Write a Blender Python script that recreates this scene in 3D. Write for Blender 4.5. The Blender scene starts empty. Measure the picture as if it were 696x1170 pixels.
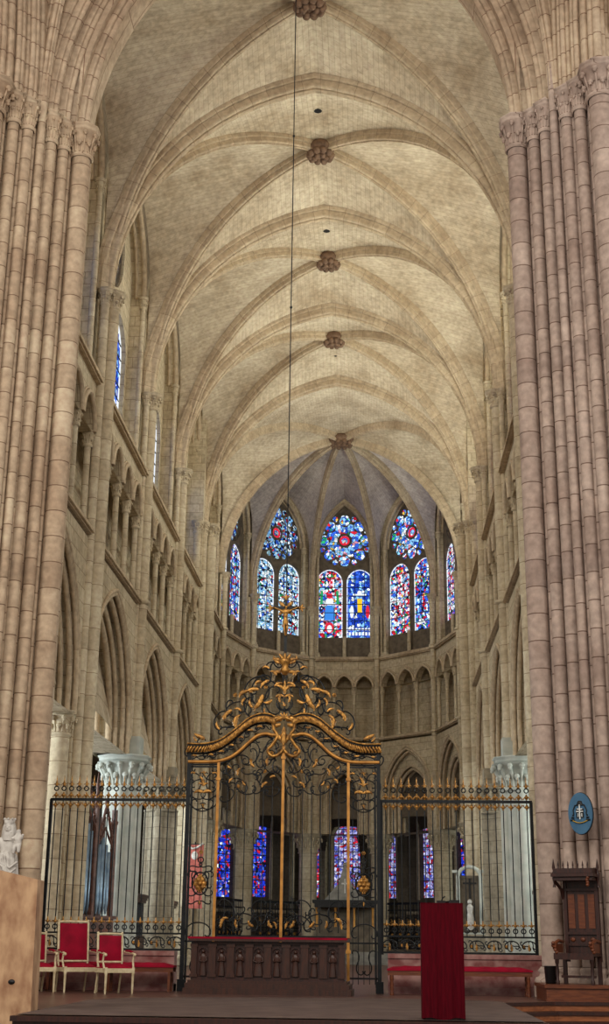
import bpy, math, random
from math import sin, cos, pi, sqrt, atan2, radians as rad
from mathutils import Vector as V, Matrix
random.seed(5)
sc = bpy.context.scene
COL = sc.collection

# ------------------------------------------------------------------ materials
def lin(c):
    return tuple(((x/255)/12.92 if x/255 <= .04045 else (((x/255)+.055)/1.055)**2.4) for x in c) + (1,)
def newmat(name):
    m = bpy.data.materials.new(name); m.use_nodes = True
    nt = m.node_tree; b = nt.nodes['Principled BSDF']
    return m, nt, b
def stone(name, c1, c2, mortar, bw=.9, rh=.42, ms=.012, stain=.35, rough=.85, stain_col=None, bump=.35):
    m, nt, b = newmat(name); N = nt.nodes.new; L = nt.links.new
    tc = N('ShaderNodeTexCoord'); br = N('ShaderNodeTexBrick')
    L(tc.outputs['UV'], br.inputs['Vector'])
    br.inputs['Color1'].default_value = lin(c1); br.inputs['Color2'].default_value = lin(c2)
    br.inputs['Mortar'].default_value = lin(mortar); br.inputs['Scale'].default_value = 1
    br.inputs['Mortar Size'].default_value = ms; br.inputs['Mortar Smooth'].default_value = .3
    br.inputs['Brick Width'].default_value = bw; br.inputs['Row Height'].default_value = rh
    br.inputs['Bias'].default_value = 0
    n1 = N('ShaderNodeTexNoise'); n1.inputs['Scale'].default_value = .55; n1.inputs['Detail'].default_value = 8
    n1.inputs['Roughness'].default_value = .65
    L(tc.outputs['Object'], n1.inputs['Vector'])
    r = N('ShaderNodeValToRGB'); r.color_ramp.elements[0].position = .38; r.color_ramp.elements[1].position = .66
    L(n1.outputs['Fac'], r.inputs['Fac'])
    mx = N('ShaderNodeMixRGB'); mx.blend_type = 'MULTIPLY'
    sc_ = stain_col or (150, 135, 115)
    mx.inputs['Color2'].default_value = lin(sc_)
    ma = N('ShaderNodeMath'); ma.operation = 'MULTIPLY'; ma.inputs[1].default_value = stain
    L(r.outputs['Color'], ma.inputs[0]); L(ma.outputs[0], mx.inputs['Fac']); L(br.outputs['Color'], mx.inputs['Color1'])
    n2 = N('ShaderNodeTexNoise'); n2.inputs['Scale'].default_value = 7; n2.inputs['Detail'].default_value = 6
    L(tc.outputs['Object'], n2.inputs['Vector'])
    m2 = N('ShaderNodeMixRGB'); m2.blend_type = 'OVERLAY'; m2.inputs['Fac'].default_value = .5
    L(mx.outputs[0], m2.inputs['Color1']); L(n2.outputs['Fac'], m2.inputs['Color2'])
    L(m2.outputs[0], b.inputs['Base Color']); b.inputs['Roughness'].default_value = rough
    b.inputs['Specular IOR Level'].default_value = .2
    bp = N('ShaderNodeBump'); bp.inputs['Strength'].default_value = bump; bp.inputs['Distance'].default_value = .03
    ad = N('ShaderNodeMath'); ad.operation = 'SUBTRACT'; L(n2.outputs['Fac'], ad.inputs[0]); L(br.outputs['Fac'], ad.inputs[1])
    L(ad.outputs[0], bp.inputs['Height']); L(bp.outputs['Normal'], b.inputs['Normal'])
    return m
def plain(name, c, rough=.6, metal=0, var=.0, scale=8, c2=None, spec=.4, stretch=None, bump=0):
    m, nt, b = newmat(name); N = nt.nodes.new; L = nt.links.new
    b.inputs['Roughness'].default_value = rough; b.inputs['Metallic'].default_value = metal
    b.inputs['Specular IOR Level'].default_value = spec
    tc = N('ShaderNodeTexCoord'); n = N('ShaderNodeTexNoise'); n.inputs['Scale'].default_value = scale; n.inputs['Detail'].default_value = 7
    if stretch:
        mp = N('ShaderNodeMapping'); mp.inputs['Scale'].default_value = stretch
        L(tc.outputs['Object'], mp.inputs['Vector']); L(mp.outputs[0], n.inputs['Vector'])
    else: L(tc.outputs['Object'], n.inputs['Vector'])
    r = N('ShaderNodeValToRGB'); r.color_ramp.elements[0].position = .35; r.color_ramp.elements[1].position = .68
    r.color_ramp.elements[0].color = lin(c); r.color_ramp.elements[1].color = lin(c2 or c)
    L(n.outputs['Fac'], r.inputs['Fac']); L(r.outputs['Color'], b.inputs['Base Color'])
    if bump:
        bp = N('ShaderNodeBump'); bp.inputs['Strength'].default_value = bump; bp.inputs['Distance'].default_value = .02
        L(n.outputs['Fac'], bp.inputs['Height']); L(bp.outputs['Normal'], b.inputs['Normal'])
    return m
def glass(name, pal, strength=1.0, scale=8, lead=.045, band=None):
    """lit stained glass: leaded pieces of colour, daylight behind it"""
    m = bpy.data.materials.new(name); m.use_nodes = True; nt = m.node_tree; nt.nodes.clear()
    N = nt.nodes.new; L = nt.links.new
    out = N('ShaderNodeOutputMaterial'); em = N('ShaderNodeEmission'); em.inputs['Strength'].default_value = strength
    tc = N('ShaderNodeTexCoord')
    v = N('ShaderNodeTexVoronoi'); v.inputs['Scale'].default_value = scale; L(tc.outputs['UV'], v.inputs['Vector'])
    e = N('ShaderNodeTexVoronoi'); e.feature = 'DISTANCE_TO_EDGE'; e.inputs['Scale'].default_value = scale; L(tc.outputs['UV'], e.inputs['Vector'])
    sp = N('ShaderNodeSeparateColor'); L(v.outputs['Color'], sp.inputs[0])
    r = N('ShaderNodeValToRGB'); r.color_ramp.interpolation = 'CONSTANT'
    cr = r.color_ramp; tot = sum(w for _, w in pal); acc = 0
    for i, (c, w) in enumerate(pal):
        if i == 0: el = cr.elements[0]; el.position = 0
        elif i == 1: el = cr.elements[1]; el.position = acc/tot
        else: el = cr.elements.new(acc/tot)
        el.color = lin(c); acc += w
    L(sp.outputs[0], r.inputs['Fac'])
    lt = N('ShaderNodeMath'); lt.operation = 'GREATER_THAN'; lt.inputs[1].default_value = lead; L(e.outputs['Distance'], lt.inputs[0])
    ma = N('ShaderNodeMath'); ma.operation = 'MULTIPLY_ADD'; ma.inputs[1].default_value = .93; ma.inputs[2].default_value = .07
    L(lt.outputs[0], ma.inputs[0])
    br = N('ShaderNodeMath'); br.operation = 'MULTIPLY_ADD'; br.inputs[1].default_value = .9; br.inputs[2].default_value = .5
    L(sp.outputs[1], br.inputs[0])
    m3 = N('ShaderNodeMath'); m3.operation = 'MULTIPLY'; L(br.outputs[0], m3.inputs[0]); L(ma.outputs[0], m3.inputs[1])
    mx = N('ShaderNodeMixRGB'); mx.blend_type = 'MULTIPLY'; mx.inputs['Fac'].default_value = 1
    L(r.outputs[0], mx.inputs['Color1']); L(m3.outputs[0], mx.inputs['Color2'])
    L(mx.outputs[0], em.inputs['Color']); L(em.outputs[0], out.inputs['Surface'])
    return m
BL=(45,85,190); LB=(120,175,225); WH=(225,235,240); RD=(190,35,50); GN=(40,140,90); YE=(225,180,60); PU=(110,70,150); DK=(20,25,50); PK=(225,150,170)
G = {
 'mid': glass('stained_glass_blue', [(BL,7),(WH,4),(RD,3),(LB,5),(PU,1.5),(YE,1),(GN,1),(DK,2)], 1.35, 8.5),
 'pink': glass('stained_glass_rosy', [(BL,4),(WH,5),(RD,4),(PK,3),(LB,3),(GN,1.4),(YE,.6),(DK,1.5)], 1.35, 8.5),
 'azure': glass('stained_glass_azure', [(BL,8),(LB,4),(WH,1.6),((30,60,170),5)], 1.3, 7),
 'pale': glass('stained_glass_grisaille', [(WH,9),(LB,6),((165,205,215),5),(BL,2),(RD,1),(DK,3),(GN,.5)], 1.15, 9.5),
 'rose': glass('stained_glass_rose', [(BL,7),(LB,6),(WH,4),(RD,2.6),(PK,1.2),(GN,.8),(YE,.6)], 1.35, 7),
 'rosedim': glass('stained_glass_rose_dim', [(LB,6),((150,190,200),5),(WH,3),(RD,1.5),(BL,3),(DK,4)], .9, 8.5),
 'deep': glass('stained_glass_deep_blue', [((30,50,190),9),((60,95,215),5),(RD,2.2),((150,120,200),2),(WH,1),(DK,2),((150,60,80),1.2)], 1.1, 7.5, .04),
 'violet': glass('stained_glass_violet', [((150,150,205),6),((190,190,225),4),(RD,2.2),((80,90,190),5),((120,50,100),1.5)], 1.0, 7.5, .04),
 'red': glass('stained_glass_red_blue', [(RD,4),((200,90,110),3),((90,110,210),4),(WH,2),((60,60,160),3)], 1.1, 7.5, .04),
}
def emis(name, c, s):
    m = bpy.data.materials.new(name); m.use_nodes = True; nt = m.node_tree; nt.nodes.clear()
    out = nt.nodes.new('ShaderNodeOutputMaterial'); em = nt.nodes.new('ShaderNodeEmission')
    em.inputs['Color'].default_value = lin(c); em.inputs['Strength'].default_value = s
    nt.links.new(em.outputs[0], out.inputs['Surface']); return m
G['clear'] = emis('clear_daylight_glass', (225, 240, 235), 1.6)
G['gr'] = emis('glass_green_piece', (40,150,90), 1.1); G['ye'] = emis('glass_yellow_piece', (235,190,40), 1.1)
G['re'] = emis('glass_red_piece', (205,40,60), 1.1); G['wh'] = emis('glass_white_piece', (225,232,240), 1.1)
G['bl'] = emis('glass_blue_piece', (60,130,215), 1.1)
M = {}
M['choir'] = stone('limestone_choir', (206,192,164), (192,178,150), (150,132,108), .8, .36, .01, .45, stain_col=(176,158,132))
M['shaft'] = stone('limestone_shaft', (208,195,168), (190,175,148), (140,120,96), 3.0, .55, .008, .4, stain_col=(180,160,132))
M['vault'] = stone('vault_web_stone', (214,200,174), (202,187,162), (180,166,142), .5, .17, .008, .6, stain_col=(168,146,122))
M['rib'] = stone('rib_stone', (200,182,154), (184,165,138), (156,136,112), .5, 3.0, .008, .4, stain_col=(170,150,126))
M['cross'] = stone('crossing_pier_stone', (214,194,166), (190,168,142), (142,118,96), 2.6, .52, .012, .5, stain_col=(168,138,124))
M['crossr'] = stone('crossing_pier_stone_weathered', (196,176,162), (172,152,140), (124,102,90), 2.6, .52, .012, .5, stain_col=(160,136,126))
M['archst'] = stone('crossing_arch_stone', (206,186,160), (184,164,140), (140,112,92), .55, 3.0, .012, .5, stain_col=(165,135,118))
M['apseweb'] = stone('apse_web_stone', (214,202,190), (202,190,180), (172,160,150), .5, .2, .008, .5, stain_col=(160,150,155))
M['dark'] = stone('shadowed_backwall_stone', (160,146,122), (146,132,108), (104,92,76), .8, .36, .012, .6, stain_col=(140,125,105))
M['ambshade'] = stone('shade_toned_ambulatory_stone', (108,96,82), (96,86,72), (76,68,58), .8, .36, .01, .5, stain_col=(140,130,118))  # shade behind the apse arches put into the stone colour
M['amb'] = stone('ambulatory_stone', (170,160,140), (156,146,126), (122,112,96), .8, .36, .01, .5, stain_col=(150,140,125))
M['pale'] = plain('pale_cool_stone', (196,198,188), .8, 0, c2=(168,174,166), scale=3, bump=.2)  # cool off-white stone for arcade columns and niche frame
M['boss'] = plain('dark_keystone_stone', (128,100,78), .85, 0, c2=(96,74,58), scale=9, bump=.3)  # keystones in a darker tone than the ribs
M['iron'] = plain('black_wrought_iron', (18,20,22), .45, .5, c2=(34,36,38))
M['gold'] = plain('gilded_iron', (204,150,74), .4, .6, c2=(100,66,32), scale=18, bump=.3)
M['goldd'] = plain('gilded_bar', (206,148,72), .45, .45, c2=(156,106,50), scale=6)
M['wood'] = plain('dark_carved_wood', (62,26,16), .42, 0, c2=(34,14,10), scale=5, stretch=(6,6,1), bump=.2, spec=.5)
M['woodd'] = plain('reddish_dark_wood', (66,32,18), .42, 0, c2=(44,22,13), scale=5, stretch=(6,6,1), bump=.2, spec=.5)
M['woodl'] = plain('light_oak', (160,96,58), .4, 0, c2=(126,72,42), scale=5, stretch=(1,6,6), bump=.15)
M['woodm'] = plain('mid_brown_wood', (118,64,36), .4, 0, c2=(88,44,26), scale=5, stretch=(1,6,6), bump=.15)
M['panel'] = plain('mottled_plywood', (202,164,126), .6, 0, c2=(150,108,78), scale=3.2, stretch=(2,2,1), bump=.15)
M['velvet'] = plain('crimson_velvet', (156,4,42), .8, 0, c2=(126,3,32), scale=4, spec=.2)
M['drape'] = plain('deep_red_drape', (84,3,18), .9, 0, c2=(66,3,14), scale=9, spec=.1, stretch=(8,8,.6), bump=.2)
M['cream'] = plain('cream_gilt_paint', (222,208,172), .45, .0, c2=(190,172,134), scale=14)
M['marble'] = plain('red_veined_marble', (120,62,58), .35, 0, c2=(168,128,120), scale=5, spec=.5)
M['slab'] = plain('grey_stone_slab', (150,145,135), .7, 0, c2=(120,115,108), scale=4)
M['blue'] = plain('blue_enamel', (62,108,140), .5, 0, c2=(50,92,124), scale=4)
M['black'] = plain('black_plastic', (16,15,16), .5, 0)
M['white'] = plain('white_enamel', (225,228,225), .5)
M['statue'] = plain('white_statue_stone', (226,222,214), .75, 0, c2=(190,184,176), scale=9, bump=.3)
M['pink'] = plain('rose_painted_cloth', (205,118,104), .85, 0, c2=(176,88,80), scale=6)
M['organ'] = plain('organ_oak', (112,76,62), .55, 0, c2=(72,44,38), scale=6, bump=.3)
M['pipe'] = plain('tin_organ_pipe', (150,172,190), .35, .4, c2=(110,135,160), scale=4)
M['lead'] = plain('dark_iron_glazing_bar', (22,22,26), .7)
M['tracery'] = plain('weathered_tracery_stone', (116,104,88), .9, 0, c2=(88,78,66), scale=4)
M['joint'] = plain('gilt_text', (200,160,60), .5, .3)
# floor: polished parquet in reddish brown
def floor_mat(name, a, b_, rough, tile):
    m, nt, b = newmat(name); N = nt.nodes.new; L = nt.links.new
    tc = N('ShaderNodeTexCoord'); br = N('ShaderNodeTexBrick'); L(tc.outputs['Object'], br.inputs['Vector'])
    br.inputs['Color1'].default_value = lin(a); br.inputs['Color2'].default_value = lin(b_); br.inputs['Mortar'].default_value = lin(tuple(int(x*.6) for x in a))
    br.inputs['Scale'].default_value = 1; br.inputs['Brick Width'].default_value = tile; br.inputs['Row Height'].default_value = tile*.6
    br.inputs['Mortar Size'].default_value = .008
    n = N('ShaderNodeTexNoise'); n.inputs['Scale'].default_value = 1.6; n.inputs['Detail'].default_value = 6; L(tc.outputs['Object'], n.inputs['Vector'])
    mx = N('ShaderNodeMixRGB'); mx.blend_type = 'OVERLAY'; mx.inputs['Fac'].default_value = .5
    L(br.outputs['Color'], mx.inputs['Color1']); L(n.outputs['Fac'], mx.inputs['Color2']); L(mx.outputs[0], b.inputs['Base Color'])
    b.inputs['Roughness'].default_value = rough; return m
M['floor'] = floor_mat('worn_reddish_floor', (100,68,58), (88,58,50), .32, .6)
M['nave'] = floor_mat('nave_paving', (110,100,90), (96,88,80), .6, .8)
M['carpet'] = plain('grey_mauve_carpet', (98,80,74), .7, 0, c2=(72,56,52), scale=2.2)

# ------------------------------------------------------------------ mesh builder
class MB:
    def __init__(s): s.v = []; s.f = []; s.uv = []; s.sm = []
    def quad(s, pts, uv=None, smooth=False):
        i = len(s.v); s.v += [tuple(p) for p in pts]; s.f.append(tuple(range(i, i+len(pts)))); s.uv.append(uv); s.sm.append(smooth)
    def mesh(s, pts, faces, uvs=None, smooth=False):
        i = len(s.v); s.v += [tuple(p) for p in pts]
        for k, f in enumerate(faces):
            s.f.append(tuple(i+j for j in f)); s.uv.append(uvs[k] if uvs else None); s.sm.append(smooth)
    def box(s, c, d, rz=0, taper=1.0):
        x, y, z = d[0]/2, d[1]/2, d[2]/2
        P = []
        for kz in (-1, 1):
            t = taper if kz > 0 else 1
            for kx, ky in ((-1,-1),(1,-1),(1,1),(-1,1)):
                a, b = kx*x*t, ky*y*t
                P.append((c[0]+a*cos(rz)-b*sin(rz), c[1]+a*sin(rz)+b*cos(rz), c[2]+kz*z))
        s.mesh(P, [(3,2,1,0),(4,5,6,7),(0,1,5,4),(1,2,6,5),(2,3,7,6),(3,0,4,7)])
    def grid(s, P, uv=None, closeu=False, smooth=True):
        n, m = len(P), len(P[0]); pts = [p for r in P for p in r]; F = []; U = []
        for i in range(n-1):
            for j in range(m-(0 if closeu else 1)):
                j2 = (j+1) % m
                F.append((i*m+j, i*m+j2, (i+1)*m+j2, (i+1)*m+j))
                if uv: U.append((uv[i][j], uv[i][j+1], uv[i+1][j+1], uv[i+1][j]))
        s.mesh(pts, F, U if uv else None, smooth)
    def lathe(s, prof, c=(0,0,0), n=16, cap=True, uv=True, sx=1, sy=1, rz=0, mod=None):
        P = []; UV = []; L = 0
        for k, (r, z) in enumerate(prof):
            if k: L += sqrt((r-prof[k-1][0])**2+(z-prof[k-1][1])**2)
            row = []; ur = []
            for j in range(n+1):
                a = 2*pi*j/n; rr = r*(mod(a, z) if mod else 1)
                if j < n:
                    x, y = rr*cos(a)*sx, rr*sin(a)*sy
                    row.append((c[0]+x*cos(rz)-y*sin(rz), c[1]+x*sin(rz)+y*cos(rz), c[2]+z))
                ur.append((a*max(r, .05), c[2]+L))
            P.append(row); UV.append(ur)
        s.grid(P, UV, closeu=True)
        if cap:
            for row, fl in ((P[0], True), (P[-1], False)):
                s.quad(row[::-1] if fl else row)
    def cyl(s, p, q, r, r2=None, n=10, smooth=True):
        s.tube([p, q], r, n, r2=r2)
    def tube(s, path, r, n=6, r2=None, closed=False, flat=1.0):
        path = [V(p) for p in path]; m = len(path); P = []; UV = []; L = 0
        prev = None
        for i, p in enumerate(path):
            if closed: t = path[(i+1) % m]-path[i-1]
            else: t = path[min(i+1, m-1)]-path[max(i-1, 0)]
            if t.length < 1e-9: t = V((0,0,1))
            t.normalize()
            if prev is None:
                up = V((0,0,1)) if abs(t.z) < .9 else V((0,1,0))
                a = t.cross(up).normalized()
            else:
                a = (prev - t*prev.dot(t))
                a = a.normalized() if a.length > 1e-6 else t.orthogonal().normalized()
            prev = a; b = t.cross(a)
            if i: L += (p-path[i-1]).length
            rr = r(i/(m-1)) if callable(r) else (r + ((r2-r)*i/(m-1) if r2 is not None else 0))
            P.append([p + a*cos(2*pi*k/n)*rr + b*sin(2*pi*k/n)*rr*flat for k in range(n)])
            UV.append([(2*pi*k/n*max(rr,.02), L) for k in range(n+1)])
        if closed: P.append(P[0]); UV.append([(u, v+.1) for u, v in UV[0]])
        s.grid(P, UV, closeu=True)
        if not closed:
            s.quad(P[0][::-1]); s.quad(P[-1])
    def sweep(s, path, prof, binorm, close=False):
        """prof: (b, n) pairs; n measured against the outward normal of an arch whose path lies in a plane with the given binormal"""
        path = [V(p) for p in path]; m = len(path); B = V(binorm).normalized(); P = []; UV = []; L = 0
        for i, p in enumerate(path):
            t = (path[min(i+1, m-1)]-path[max(i-1, 0)]).normalized(); n = t.cross(B).normalized()
            if i: L += (p-path[i-1]).length
            P.append([p + B*b + n*o for b, o in prof])
            acc = 0; u = [(0, L)]
            for k in range(1, len(prof)):
                acc += sqrt((prof[k][0]-prof[k-1][0])**2+(prof[k][1]-prof[k-1][1])**2); u.append((L, acc))
            u[0] = (L, 0); UV.append(u)
        s.grid(P, UV, smooth=False)
    def sphere(s, c, r, n=10, m=6, sz=(1,1,1)):
        P = []
        for i in range(m+1):
            a = -pi/2+pi*i/m; rr = max(cos(a), .02)
            P.append([(c[0]+r*sz[0]*rr*cos(2*pi*k/n), c[1]+r*sz[1]*rr*sin(2*pi*k/n), c[2]+r*sz[2]*sin(a)) for k in range(n)])
        s.grid(P, closeu=True)
    def build(s, name, mat, parent=None, loc=None, smooth=None):
        me = bpy.data.meshes.new(name); me.from_pydata(s.v, [], s.f); me.update()
        ul = me.uv_layers.new(name='UVMap').data
        for p in me.polygons:
            u = s.uv[p.index]; n = p.normal
            for k, li in enumerate(p.loop_indices):
                if u: ul[li].uv = u[k]
                else:
                    co = me.vertices[me.loops[li].vertex_index].co
                    if abs(n.z) > .7: ul[li].uv = (co.x, co.y)
                    elif abs(n.x) > abs(n.y): ul[li].uv = (co.y, co.z)
                    else: ul[li].uv = (co.x, co.z)
            p.use_smooth = s.sm[p.index]
        o = bpy.data.objects.new(name, me); COL.objects.link(o); me.materials.append(mat)
        if parent: o.parent = parent
        if loc: o.location = loc
        return o
    def xf(s, f): s.v = [tuple(f(V(p))) for p in s.v]; return s
def empty(name, loc=(0,0,0), rz=0, label=None, cat=None, group=None, kind=None):
    o = bpy.data.objects.new(name, None); COL.objects.link(o); o.location = loc; o.rotation_euler = (0,0,rz); o.empty_display_size = .2
    tag(o, label, cat, group, kind); return o
def tag(o, label=None, cat=None, group=None, kind=None):
    if label: o['label'] = label
    if cat: o['category'] = cat
    if group: o['group'] = group
    if kind: o['kind'] = kind
    return o
def kids(o): return [c for c in COL.objects if c.parent == o]
def dup(o, parent=None):
    c = o.copy(); COL.objects.link(c)
    if parent: c.parent = parent
    for k in kids(o): dup(k, c)
    return c
def instance(o, parent, loc=None, rz=None):
    c = dup(o, parent)
    if loc is not None: c.location = loc
    if rz is not None: c.rotation_euler = (0,0,rz)
    return c

# ------------------------------------------------------------------ dimensions (metres)
T0, T1, T2, T3, T4 = 24.6, 31.33, 38.24, 45.21, 51.91
TS = [T0, T1, T2, T3, T4]
BO = (0, 59.8, 24.0)
V1, V2, V3 = (5.5, 59.3), (4.45, 63.4), (1.68, 66.0)
WX = 5.5; AX = 5.42
ZC = 17.25; ZB = 24.0; ZT = 23.6
ZS1 = 10.45; ZTR = 14.45; ZS2 = 14.67
ZW = 20.4; ZWC = 23.1

# ------------------------------------------------------------------ geometry helpers
def frame(o, e):
    """local (u, v, w): u along wall from o to e, v up, w outward (away from the choir axis)"""
    o = V((o[0], o[1], 0)); e = V((e[0], e[1], 0)); d = (e-o).normalized(); w = V((d.y, -d.x, 0))
    c = V((0, 58, 0)); mid = (o+e)/2
    if mid.y < 58: c.y = mid.y
    if w.dot(mid-c) < 0: w = -w
    L = (e-o).length
    return (lambda u, v, ww: o + d*u + w*ww + V((0,0,v))), L, d, w
def arch_hi(cx, hw, spring, rise):
    r = (hw*hw+rise*rise)/(2*hw)
    def f(u):
        a = min(abs(u-cx), hw); x = a+r-hw
        return spring + sqrt(max(r*r-x*x, 0))
    return f
def arch_us(cx, hw, rise, n=9):
    r = (hw*hw+rise*rise)/(2*hw); am = math.acos((r-hw)/r); o = []
    for k in range(n+1):
        a = am*k/n; o.append(r*cos(a)-(r-hw))
    return sorted(set([round(cx-x, 5) for x in o]+[round(cx+x, 5) for x in o]))
def op_arch(cx, hw, sill, spring, rise, n=9):
    us = arch_us(cx, hw, rise, n); f = arch_hi(cx, hw, spring, rise)
    return dict(us=us, lo=lambda u: sill, hi=f, u0=us[0], u1=us[-1])
def op_circ(cx, r, cz, n=10):
    us = [cx - r*cos(pi*k/n) for k in range(n+1)]
    g = lambda u: sqrt(max(r*r-(u-cx)**2, 0))
    return dict(us=us, lo=lambda u: cz-g(u), hi=lambda u: cz+g(u), u0=us[0], u1=us[-1])
def panel(mb, F, u0, u1, v0, v1, w0, w1, ops, top=None, back=True, sides=False):
    us = sorted(set([u0, u1]+[u for o in ops for u in o['us'] if u0 <= u <= u1] + (top['us'] if top else [])))
    us = [u for i, u in enumerate(us) if u0 <= u <= u1 and (i == 0 or u-us[i-1] > 1e-5)]
    tf = top['f'] if top else (lambda u: v1)
    for a, b in zip(us[:-1], us[1:]):
        m = (a+b)/2
        act = sorted([o for o in ops if o['u0'] < m < o['u1']], key=lambda o: o['lo'](m))
        def edges(u): 
            e = [v0]
            for o in act: e += [max(o['lo'](u), v0), max(o['hi'](u), v0)]
            return e+[max(tf(u), v0)]
        ea, eb = edges(a), edges(b)
        for k in range(0, len(ea), 2):
            if ea[k+1]-ea[k] < 1e-5 and eb[k+1]-eb[k] < 1e-5: continue
            for w in ((w0, w1) if back else (w0,)):
                mb.quad([F(a, ea[k], w), F(b, eb[k], w), F(b, eb[k+1], w), F(a, ea[k+1], w)],
                        [(a, ea[k]), (b, eb[k]), (b, eb[k+1]), (a, ea[k+1])])
        for k in range(1, len(ea)-1):
            mb.quad([F(a, ea[k], w0), F(b, eb[k], w0), F(b, eb[k], w1), F(a, ea[k], w1)])
        mb.quad([F(a, ea[-1], w0), F(b, eb[-1], w0), F(b, eb[-1], w1), F(a, ea[-1], w1)])
    for o in ops:
        for u in (o['u0'], o['u1']):
            if o['hi'](u)-o['lo'](u) > .01:
                mb.quad([F(u, max(o['lo'](u), v0), w0), F(u, o['hi'](u), w0), F(u, o['hi'](u), w1), F(u, max(o['lo'](u), v0), w1)])
    if sides:
        for u in (u0, u1): mb.quad([F(u, v0, w0), F(u, tf(u), w0), F(u, tf(u), w1), F(u, v0, w1)])
def arch_path(cx, hw, spring, rise, n=10, foot=None, off=0):
    r = (hw*hw+rise*rise)/(2*hw); am = math.acos((r-hw)/r); R = r+off; c = r-hw
    am2 = math.acos(min(1, c/R)); o = []
    L = [(cx-(R*cos(am2*k/n)-c), spring+R*sin(am2*k/n)) for k in range(n+1)]
    Rr = [(2*cx-x, z) for x, z in L[::-1][1:]]
    o = L+Rr
    if foot is not None: o = [(o[0][0], foot)]+o+[(o[-1][0], foot)]
    return o
def profile(rolls, hw, dep, n=6):
    """rolls = [(b, n, r)...] left to right; a string of rounded mouldings under a rib body"""
    P = [(-hw, dep), (-hw, rolls[0][1])]
    for b, o, r in rolls:
        for k in range(n+1):
            a = pi+pi*k/n; P.append((b+r*cos(a), o+r*sin(a)))
        P.append((b+r*1.02, o+r*2.6))
    P[-1] = (hw, rolls[-1][1]); P.append((hw, dep)); return P
# the rib profiles (n < 0 is towards the room)
def prof_flip(P): return [(b, o) for b, o in P]
PR_T = profile([(-.225,.2,.045),(-.12,.0,.068),(0,-.06,.036),(.12,.0,.068),(.225,.2,.045)], .27, .42)
PR_D = profile([(-.11,.15,.03),(-.058,.0,.045),(0,-.055,.022),(.058,.0,.045),(.11,.15,.03)], .14, .36)
PR_W = profile([(0,0,.09)], .12, .2)
def rib_curve(a, b, n=16, mode=None):
    """vertical-plane curve from springer a up to crown b"""
    a, b = V(a), V(b); h = b.z-a.z; dv = V((b.x-a.x, b.y-a.y, 0)); d = dv.length; dv.normalize(); P = []
    if d < h*1.0:
        r = (d*d+h*h)/(2*d); am = math.asin(min(1, h/r))
        for k in range(n+1):
            t = am*k/n; P.append(a + dv*(r-r*cos(t)) + V((0,0,r*sin(t))))
    else:
        for k in range(n+1):
            t = pi/2*k/n; P.append(a + dv*d*(1-cos(t)) + V((0,0,h*sin(t))))
    return P
def stilted(a, b, zs, n=16):
    """wall-rib half: vertical from a up to zs then an arc to crown b"""
    a, b = V(a), V(b); ns = 5; m = V((a.x, a.y, zs))
    P = [a + (m-a)*k/ns for k in range(ns)]
    return P + rib_curve(m, b, n-ns)
def offset_out(P, d, inward):
    """shift a curve away from its concave side within its vertical plane"""
    Q = []; m = len(P)
    h = V((P[-1].x-P[0].x, P[-1].y-P[0].y, 0)).normalized(); B = h.cross(V((0,0,1)))
    for i, p in enumerate(P):
        t = (P[min(i+1, m-1)]-P[max(i-1, 0)]).normalized(); n = B.cross(t)
        if n.dot(V((0,0,1))) < 0 or (abs(n.z) < 1e-3 and n.dot(h) > 0): n = -n
        k = 1-(i/(m-1))**3; Q.append(p + V((n.x*k, n.y*k, n.z))*d if i < m-1 else p + V((0,0,d)))
    return Q
def cell(mb, D, W, m=8):
    """web surface between rib curve D and edge-arch curve W; courses run from one to the other"""
    P = []; U = []; L = 0
    for i in range(len(D)):
        if i: L += ((D[i]-D[i-1]).length+(W[i]-W[i-1]).length)/2
        wd = (W[i]-D[i]).length; row = []; ur = []
        for j in range(m+1):
            s = j/m; p = D[i].lerp(W[i], s) + V((0,0,.12*sin(pi*s)*(i/len(D))))
            row.append(p); ur.append((s*wd, L))
        P.append(row); U.append(ur)
    mb.grid(P, U)
def capital(mb, x, y, z, r, h=.5, ab=1.9, n=8, leaves=8, rz=0):
    """crocket capital: necking, bell, two tiers of curled leaves, square-cut abacus; top of abacus at z"""
    z0 = z-h
    mb.lathe([(r*1.02,0),(r*1.18,.03),(r*1.18,.07),(r*1.0,.1),(r*1.05,h*.4),(r*1.3,h*.7),(r*1.6,h*.8)], (x,y,z0), 14, cap=False)
    big = r > .3; nl = leaves+4 if big else leaves
    for t in range(2):
        for k in range(nl):
            a = rz+2*pi*(k+.5*t)/nl; rr = r*(1.2+.3*t); zz = z0+h*(.4+.3*t); kk = .17 if big else .25
            mb.sphere((x+rr*cos(a), y+rr*sin(a), zz), r*kk, 6, 4, (1,1,.9))
            mb.sphere((x+(rr+r*.06)*cos(a), y+(rr+r*.06)*sin(a), zz-r*kk*.9), r*kk*.6, 6, 4)
            mb.tube([(x+r*.98*cos(a), y+r*.98*sin(a), z0+.1), (x+r*1.05*cos(a), y+r*1.05*sin(a), z0+h*.3), (x+(rr-.02)*cos(a), y+(rr-.02)*sin(a), zz)], r*.09, 5)
    q = r*ab
    mb.lathe([(q*.88,h*.78),(q*.98,h*.84),(q*1.0,h*.86),(q*1.0,h*.95),(q*1.06,h*.96),(q*1.06,h)], (x,y,z0), n, rz=rz+pi/n)
def base(mb, x, y, z, r, h=.4, rz=0):
    mb.lathe([(r*1.7,0),(r*1.7,h*.45)], (x,y,z), 8, rz=rz+pi/8)
    mb.lathe([(r*1.5,h*.45),(r*1.55,h*.55),(r*1.45,h*.65),(r*1.15,h*.7),(r*1.1,h*.8),(r*1.25,h*.88),(r*1.02,h)], (x,y,z), 16, cap=False)

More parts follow.
